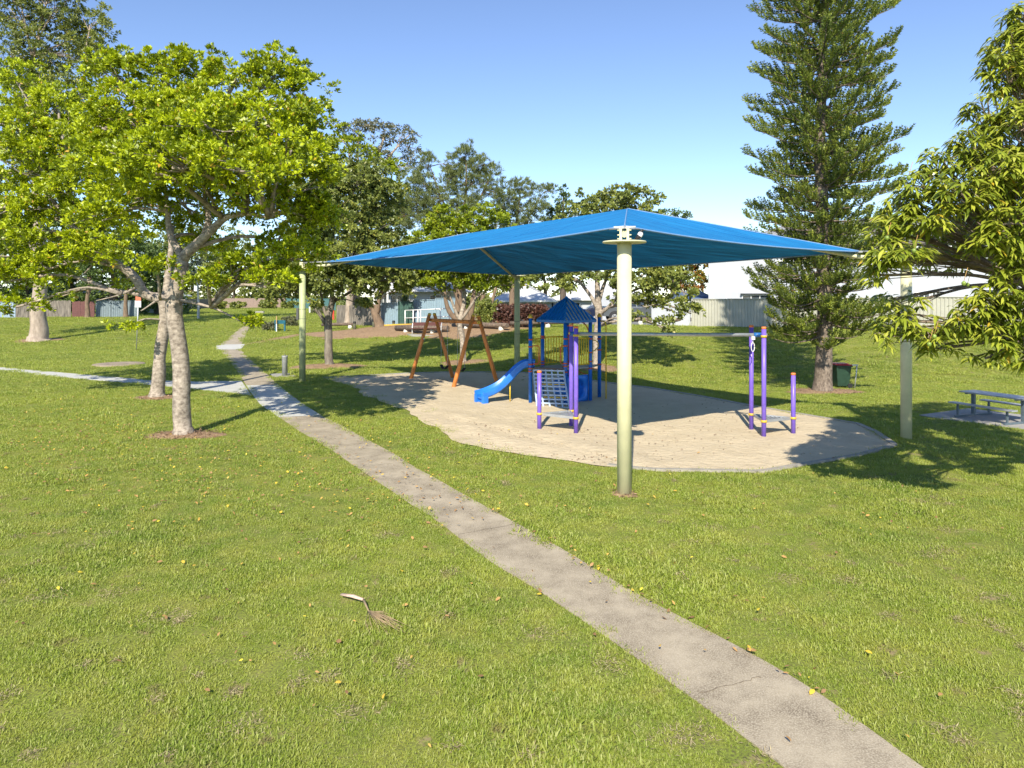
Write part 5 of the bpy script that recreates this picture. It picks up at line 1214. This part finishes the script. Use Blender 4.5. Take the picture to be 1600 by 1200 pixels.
F0 = Vector((12.35, 48.7, 0)); F1 = Vector((24.9, 42.0, 0)); F2 = Vector((42, 34, 0))
corrugated('steel_fence', 'khaki ribbed steel fence panels behind the pine, from the white wall to mid right', F0, F1, 1.85, M_cbond, group=GF); corrugated('steel_fence', 'khaki ribbed steel fence running on behind the mango leaves', F1, F2, 1.85, M_cbond, group=GF)
def wall(name, label, a, b, h, m, th=.2, cat='wall', cap=None):
    zb = float(hz(a[0], a[1])); return tag(MB().beam((a[0], a[1], zb+h/2-.1), (b[0], b[1], zb+h/2-.1), th, h+.2).build(name, m, bevel=.01), label, cat)
wall('garden_wall', 'low white rendered garden wall left of the khaki fence', (9.9, 50.3), (12.3, 49.0), 1.7, M_white)
wall('garden_wall', 'short white wall stub behind the grey pickup', (7.0, 62.0), (12.0, 58.0), 2.0, M_white)
# left boundary, Y about 77
def px_at(px, Y): return Vector(((px-800)/F*Y, Y, 0))
corrugated('pale_blue_fence', 'pale blue fence sheet left of the thick pale trunk', px_at(-60, 77), px_at(24, 77), 1.7, mat('pale_blue_sheet', (.30, .38, .48), .6), group=GF)
def paling(label, a, b, h, m=M_paling, w=.12, name='paling_fence'):
    a = Vector(a); b = Vector(b); root = thing(name, GX(a.x, a.y), label, 'fence', GF); d = (b-a); L = d.length; d.normalize(); o = MB(); n = int(L/(w+.008))
    for k in range(n):
        q = a+d*(w+.008)*(k+.5); zb = float(hz(q.x, q.y)); hh = h+random.uniform(-.04, .04); o.box((q.x, q.y+random.uniform(-.01, .01), zb+hh/2), (w, .02, hh), rz=math.atan2(d.y, d.x))
    o.build('palings', m, root); r = MB()
    for zz in (.4, h-.35): r.beam(GX(a.x, a.y+.05, zz), GX(b.x, b.y+.05, zz), .04, .08)
    r.build('rail', m, root)
paling('grey weathered paling fence right of the thick pale trunk', px_at(24, 77), px_at(112, 78), 1.85); paling('maroon fence panels between palings and blue-grey sheets', px_at(112.5, 78), px_at(150, 78), 1.75, M_maroon, .3)
corrugated('sheet_fence', 'blue-grey fence sheets with dark posts on the left boundary', px_at(150.5, 78), px_at(216, 79), 1.8, mat('blue_grey_dull', (.20, .25, .28), .6), 1.6, group=GF)
paling('brown paling fence behind the pale gum trunk', px_at(526, 66), px_at(596, 62), 1.85)
paling('distant dark fence behind the thin white trunk', px_at(218, 95), px_at(330, 140), 1.8, M_paling, .2); paling('distant pinkish fence at the end of the lawn', px_at(331, 141), px_at(446, 150), 1.9, M_pink, .4)
corrugated('teal_fence', 'distant teal sheet fence behind the left canopy pole', px_at(447, 150), px_at(524, 110), 1.9, mat('teal_sheet', (.09, .20, .20), .6), 3, .4, group=GF)
corrugated('sheet_fence', 'pale blue steel fence left of the dark green screen', px_at(596, 61.6), px_at(622, 61.5), 2.0, M_cbblue, 2.4, .15, group=GF); corrugated('sheet_fence', 'pale blue steel fence right of the dark green screen', px_at(646, 61.5), px_at(715, 61.5), 2.0, M_cbblue, 2.4, .15, group=GF)
corrugated('green_screen', 'dark green screen panels between the pale blue fences', px_at(622.5, 61.0), px_at(645.5, 61.0), 2.05, M_green, 1.2, .3, group=GF, cap=False)

# ------------------------------------------------------------------ houses
def gable(mb, x0, x1, y0, y1, ze, zr, oh=.5, m=0, hip=0.0, axis='x', th=.14):
    x0 -= oh; x1 += oh; y0 -= oh; y1 += oh; ym = (y0+y1)/2
    r0 = Vector((x0+hip, ym, zr)); r1 = Vector((x1-hip, ym, zr)); c = [Vector((x0, y0, ze)), Vector((x1, y0, ze)), Vector((x1, y1, ze)), Vector((x0, y1, ze))]; dn = Vector((0, 0, -th))
    vs = c+[r0, r1]+[q+dn for q in c]+[r0+dn, r1+dn]
    mb.add(vs, [(0, 1, 5, 4), (2, 3, 4, 5), (1, 2, 5), (3, 0, 4), (7, 6, 10, 11), (9, 8, 11, 10), (6, 7, 1, 0), (7, 8, 2, 1), (8, 9, 3, 2), (9, 6, 0, 3)], m)
def window(root, x0, x1, y, z0, z1, cols=2, bars=0, fm=M_whitem):
    f = MB(); t = .06; yy = y-.035
    f.box(((x0+x1)/2, yy, z0), (x1-x0+t, .09, t)); f.box(((x0+x1)/2, yy, z1), (x1-x0+t, .09, t)); f.box((x0, yy, (z0+z1)/2), (t, .085, z1-z0)); f.box((x1, yy, (z0+z1)/2), (t, .085, z1-z0))
    for k in range(1, cols): f.box((x0+(x1-x0)*k/cols, yy, (z0+z1)/2), (.05, .07, z1-z0-t))
    for k in range(1, bars): f.box((x0+(x1-x0)*k/bars, yy-.05, (z0+z1)/2), (.018, .018, z1-z0))
    w = f.build('window', fm, root)
    MB().box(((x0+x1)/2, y-.012, (z0+z1)/2), (x1-x0-.02, .02, z1-z0-.02)).build('pane', M_glass, w)
def house_right():
    Y = 53.0; x0 = (1107-800)/F*Y; g = 1.6; an = math.radians(18); cs_, sn = math.cos(an), math.sin(an)
    def U(px): k = (px-800)/F; return (k*Y-x0)/(cs_+k*sn)
    def X(px): return x0+U(px)
    def Z(py, px=1107): return CH-(py-HY)/F*(Y-U(px)*sn)
    x1 = X(1660)
    root = thing('two_storey_house', (x0, Y, g), 'tall white rendered house with grey roof behind the khaki fence', 'house')
    zt = Z(393); o = MB(); o.box(((x0+x1)/2, Y+6, (g-.2+zt)/2), (x1-x0, 12, zt-g+.2)); o.box((x0+.14, Y-.012, (g+zt)/2), (.28, .03, zt-g-.1)); o.build('wall', M_white, root)
    tr = MB(); tr.box((X(1135), Y-.02, (g+zt)/2), (.07, .05, zt-g-.1)); tr.box((X(1330), Y-.02, (g+zt)/2), (.07, .05, zt-g-.1)); tr.build('downpipe', M_hwall, root)
    r = MB(); gable(r, x0, x1, Y, Y+12, zt+.02, zt+2.6, .55, hip=7.0); r.build('roof', M_roofg, root)
    gt = MB(); gt.beam((x0-.55, Y-.6, zt-.02), (x1+.5, Y-.6, zt-.02), .12, .14); gt.build('gutter', M_whitem, root)
    window(root, X(1160), X(1201), Y, Z(474, 1180), Z(461, 1180), 3); hd = MB(); hd.beam((X(1157), Y-.15, Z(459, 1180)), (X(1205), Y-.15, Z(459, 1180)), .3, .06); hd.build('window_hood', M_dkgrey, root)
    window(root, X(1427), X(1452), Y, Z(476, 1440), Z(456.5, 1440), 3); window(root, X(1456), X(1468), Y, Z(476, 1462), Z(456.5, 1462), 2); window(root, X(1530), X(1580), Y, Z(476, 1555), Z(452, 1555), 3)
    window(root, X(1215), X(1245), Y, Z(428, 1230), Z(408, 1230), 2)
    root.rotation_euler = (0, 0, -an)
house_right()
def garage():
    Y = 57.0; X = lambda px: (px-800)/F*Y; Z = lambda py: CH-(py-HY)/F*Y; x0, x1 = X(1074), X(1104)
    root = thing('garage', (x0, Y, 1.6), 'small garage with blue-grey steel roof beside the tall white house', 'garage'); MB().box(((x0+x1)/2, Y+3, (1.5+Z(466))/2), (x1-x0, 6, Z(466)-1.5)).build('wall', M_hwall, root)
    r = MB(); gable(r, x0, x1+.3, Y, Y+6, Z(464), Z(454.5), .3, hip=0.3); r.build('roof', M_roofbl, root); MB().beam((x0-.35, Y-.36, Z(466)), (x1+.3, Y-.36, Z(466)), .08, .3).build('fascia', mat('navy_fascia', (.05, .10, .25), .5), root)
garage()
def house_mid():
    Y = 74.0; X = lambda px: (px-800)/F*Y; Z = lambda py: CH-(py-HY)/F*Y; g = 1.6; x0, x1 = X(772), X(862)
    root = thing('low_house', (x0, Y, g), 'low white house with pale tiled roof behind the red-brown hedge', 'house')
    MB().box(((x0+x1)/2, Y+5, (g-.2+Z(471))/2), (x1-x0, 10, Z(471)-g+.2)).build('wall', M_white, root); r = MB(); gable(r, x0, x1, Y, Y+10, Z(470.5), Z(441), .6, hip=4.0); r.build('roof', M_rooft, root)
    MB().beam((x0-.6, Y-.66, Z(470.5)), (x1+.6, Y-.66, Z(470.5)), .12, .16).build('gutter', M_whitem, root)
    window(root, X(791), X(804), Y, Z(487), Z(474.5), 2); window(root, X(823), X(849), Y, Z(489), Z(472.5), 2, 8); window(root, X(776), X(785), Y, Z(486), Z(474.5), 1)
    Y2 = 78.0; X = lambda px: (px-800)/F*Y2; Z = lambda py: CH-(py-HY)/F*Y2; x0, x1 = X(866), X(1030)
    root = thing('low_house', (x0, Y2, g), 'white house with pale roof seen above the play tower roof and parked cars', 'house')
    MB().box(((x0+x1)/2, Y2+5, (g-.2+Z(468))/2), (x1-x0, 10, Z(468)-g+.2)).build('wall', M_white, root); r = MB(); gable(r, x0, x1, Y2, Y2+10, Z(467.5), Z(443), .6, hip=5.0); r.build('roof', M_rooft, root)
    window(root, X(893), X(906), Y2, Z(484), Z(473), 2); window(root, X(1000), X(1020), Y2, Z(484), Z(473), 2); MB().box((X(880), Y2-.03, Z(485)), (2.2, .08, 2.4)).build('garage_door', M_hwall, root)
house_mid()
def house_patio():
    Y = 68.0; X = lambda px: (px-800)/F*Y; Z = lambda py: CH-(py-HY)/F*Y; g = 1.4; x0, x1 = X(586), X(712)
    root = thing('patio_house', (x0, Y, g), 'white patio house with dark windows behind the pale blue fence', 'house')
    MB().box(((x0+x1)/2, Y+5, (g-.2+Z(455))/2), (x1-x0, 10, Z(455)-g+.2)).build('wall', M_white, root); r = MB(); gable(r, x0, x1, Y, Y+10, Z(454), Z(425), .9, hip=4); r.build('roof', M_rooft, root)
    window(root, X(592), X(606), Y, Z(476), Z(460), 2); window(root, X(611), X(640), Y, Z(476), Z(461), 3); window(root, X(672), X(690), Y, Z(474), Z(461), 2)
    for px in (588, 608.5): MB().box((X(px), Y-1.0, (g+Z(456))/2), (.16, .16, Z(456)-g)).build('column', M_whitem, root)
house_patio()
def house_far(label, px0, px1, Y, ze, zr, wm, rm=M_rooft):
    X = lambda px: (px-800)/F*Y; Z = lambda py: CH-(py-HY)/F*Y; x0, x1 = X(px0), X(px1); root = thing('distant_house', (x0, Y, 1.4), label, 'house')
    MB().box(((x0+x1)/2, Y+4, (1.2+Z(ze))/2), (x1-x0, 8, Z(ze)-1.2)).build('wall', wm, root); r = MB(); gable(r, x0, x1, Y, Y+8, Z(ze)+.02, Z(zr), .5, hip=3); r.build('roof', rm, root)
    for k in range(2): a = x0+(x1-x0)*(.2+.45*k); window(root, a, a+1.6, Y, Z(ze)-1.6, Z(ze)-.5, 2)
house_far('distant white house beyond the end of the lawn', 380, 440, 172, 466, 456, M_white); house_far('grey-roofed house behind the palings at far left', 20, 150, 92, 458, 440, M_white); house_far('pale house behind the left blue-grey sheets', 165, 250, 96, 462, 447, M_hwall)
def yucca():
    g = px_at(633, 64.5); g.z = 1.4; root = thing('strap_leaf_plant', g, 'spiky strap-leaved plant arching over the dark green screen', 'plant')
    MB().tube([g, g+Vector((0, 0, 1.6))], [.14, .10], 8).build('trunk', B_brown, root); n = 90; a = rng.uniform(0, 6.283, n); el = rng.uniform(.1, 1.4, n)
    d = np.stack([np.cos(a)*np.cos(el), np.sin(a)*np.cos(el), np.sin(el)], 1); p = np.tile(np.array(g+Vector((0, 0, 1.6))), (n, 1)); leaves('crown', p, d, np.tile([0, 0, 1.0], (n, 1))+rdir(n)*.2, rng.uniform(1.2, 1.9, n), .09, L_she, rng.uniform(0, 1, n), root, curved=True, droop=.35)
yucca()
# road strip where the cars stand
def road():
    q = [(860, 507.5), (1020, 508.5), (1020, 500), (860, 499.5)]; b = MB(); poly = [(q_.x, q_.y) for q_ in (G(790, 508), G(1030, 509))]
    x0, y0 = poly[0]; x1, y1 = poly[1]; n = 20; vs = []
    for i in range(n+1):
        t = i/n; x = x0+(x1-x0)*t; y = y0+(y1-y0)*t
        for j in range(6): yy = y+j*2.4; vs.append((x, yy, float(hz(x, yy))+.03))
    b.add(vs, [(i*6+j, (i+1)*6+j, (i+1)*6+j+1, i*6+j+1) for i in range(n) for j in range(5)], 0, True); tag(b.build('road', M_asph), kind='structure'); NOGRASS.append(np.array([(x0, y0), (x1, y1), (x1, y1+12), (x0, y0+12)]))
road()
# ------------------------------------------------------------------ vehicles
def vehicle(name, label, cat, px, Y, paint, body, cabin, L, W, wheels, flip=1, glasses=()):
    x = (px-800)/F*Y; g = GX(x, Y, .03); root = thing(name, g, label, cat, 'parked vehicles')
    def T(u, v, w): return Vector((g.x+flip*u, g.y+v, g.z+w))
    def ext(prof, hw0, hw1, zlo, zhi):
        vs = []; n = len(prof)
        for sg in (-1, 1):
            for u, w in prof:
                t = (w-zlo)/(zhi-zlo); hw = hw0+(hw1-hw0)*max(0, min(1, t)); vs.append(T(u, sg*hw, w))
        return vs, [tuple(range(n)), tuple(reversed(range(n, 2*n)))]+[(i, n+i, n+(i+1) % n, (i+1) % n) for i in range(n)]
    o = MB(); vs, fs = ext(body, W/2-.03, W/2, .3, .9); o.add(vs, fs, 0)
    for wx in wheels:
        for sg in (-1, 1): o.tube([T(wx, sg*(W/2-.02), .40), T(wx, sg*(W/2+.012), .40)], .47, 22, 1)
    bo = o.build('body', [paint, M_black], root, bevel=.03)
    c = MB(); vs, fs = ext(cabin, W/2-.02, W/2-.22, cabin[0][1], max(q[1] for q in cabin)); c.add(vs, fs, 0); ca = c.build('cabin', paint, root, bevel=.03)
    zlo = cabin[0][1]; zhi = max(q[1] for q in cabin)
    for gl in glasses:
        w = MB(); vs = []
        for sg in (-1, 1):
            for u, zz in gl:
                t = (zz-zlo)/(zhi-zlo); hw = (W/2-.02)+(-.20)*t+.012; vs.append(T(u, sg*hw, zz))
        n = len(gl); w.add(vs, [tuple(range(n)), tuple(reversed(range(n, 2*n)))]); w.build('window', M_glass, root)
    for wx in wheels:
        for sg in (-1, 1):
            y0 = sg*(W/2-.20); y1 = sg*(W/2+.02); t = MB(); t.tube([T(wx, y0, .38), T(wx, y1, .38)], .38, 26, 0); wh = t.build('wheel', M_black, root, bevel=.02); r = MB(); yy = sg*(W/2+.03)
            r.tube([T(wx, y1, .38), T(wx, yy, .38)], .235, 22, 0)
            for k in range(6): a = k*math.pi/3; r.beam(T(wx, yy+sg*.01, .38), T(wx+.21*math.cos(a), yy+sg*.01, .38+.21*math.sin(a)), .03, .05, 1)
            r.build('rim', [M_galv, M_dkgrey], wh)
    xf = max(q[0] for q in body); xr = min(q[0] for q in body)
    for sg in (-1, 1):
        MB().box(T(xf-.02, sg*(W/2-.28), .82), (.10, .36, .16)).build('headlight', M_whitem, root); MB().box(T(xr+.02, sg*(W/2-.16), .90), (.08, .14, .34)).build('tail_light', M_redp, root)
    return root, T
def pickup():
    Y = 57.0; r, T = vehicle('pickup_truck', 'grey double cab pickup parked behind the spreading tree and near pole', 'pickup', 992, Y, M_carg,
        [(-2.6, .45), (2.55, .40), (2.62, .75), (2.5, 1.02), (1.25, 1.15), (-2.6, 1.15)], [(-1.0, 1.13), (1.35, 1.13), (.55, 1.72), (.1, 1.80), (-.7, 1.80), (-.95, 1.55)], 5.2, 1.85, (-1.75, 1.7), 1,
        ([(-.85, 1.2), (-.05, 1.2), (-.05, 1.70), (-.62, 1.72)], [(.03, 1.2), (1.05, 1.2), (.5, 1.66), (.03, 1.70)]))
    MB().box(T(-1.8, 0, 1.19), (1.5, 1.7, .06)).build('tray_cover', mat('blue_tarp', (.03, .09, .16), .6), r, bevel=.02)
pickup()
vehicle('sedan_car', 'navy car with white sill parked behind the play tower roof', 'car', 938, 62.5, M_carn, [(-2.2, .35), (2.2, .35), (2.25, .7), (1.9, .9), (-2.1, .98), (-2.25, .7)],
        [(-1.6, .95), (1.2, .95), (.5, 1.42), (-.1, 1.5), (-.9, 1.48)], 4.5, 1.75, (-1.35, 1.35), -1, ([(-1.25, 1.0), (-.2, 1.0), (-.2, 1.42), (-.8, 1.42)], [(-.12, 1.0), (.9, 1.0), (.45, 1.36), (-.12, 1.42)]))
vehicle('sedan_car', 'white car parked right of the grey pickup, behind hanging leaves', 'car', 1040, 63, M_carw, [(-2.2, .35), (2.2, .35), (2.25, .7), (1.9, .9), (-2.1, .98), (-2.25, .7)],
        [(-1.6, .95), (1.2, .95), (.5, 1.42), (-.1, 1.5), (-.9, 1.48)], 4.5, 1.75, (-1.35, 1.35), 1, ([(-1.25, 1.0), (-.2, 1.0), (-.2, 1.42), (-.8, 1.42)], [(-.12, 1.0), (.9, 1.0), (.45, 1.36), (-.12, 1.42)]))

litter()
grass()

q = np.concatenate(SPOT); q = q[~pip(SAND, q[:, 0], q[:, 1]) & ~pip(NOGRASS[0], q[:, 0], q[:, 1])]; n = len(q); q[:, 2] += hz(q[:, 0], q[:, 1])
tag(leaves('dry_thatch', q, rdir(n)*np.array([1, 1, .35]), rdir(n)*.4+np.array([0, 0, 1]), rng.uniform(.025, .07, n), .006, leafmat('straw_blade', [(0, (.22, .16, .09)), (.5, (.42, .34, .19)), (1, (.58, .48, .28))], .1, .8), rng.uniform(0, 1, n)),
    'dry straw-coloured thatch in worn spots of the lawn', 'dry grass', kind='stuff')
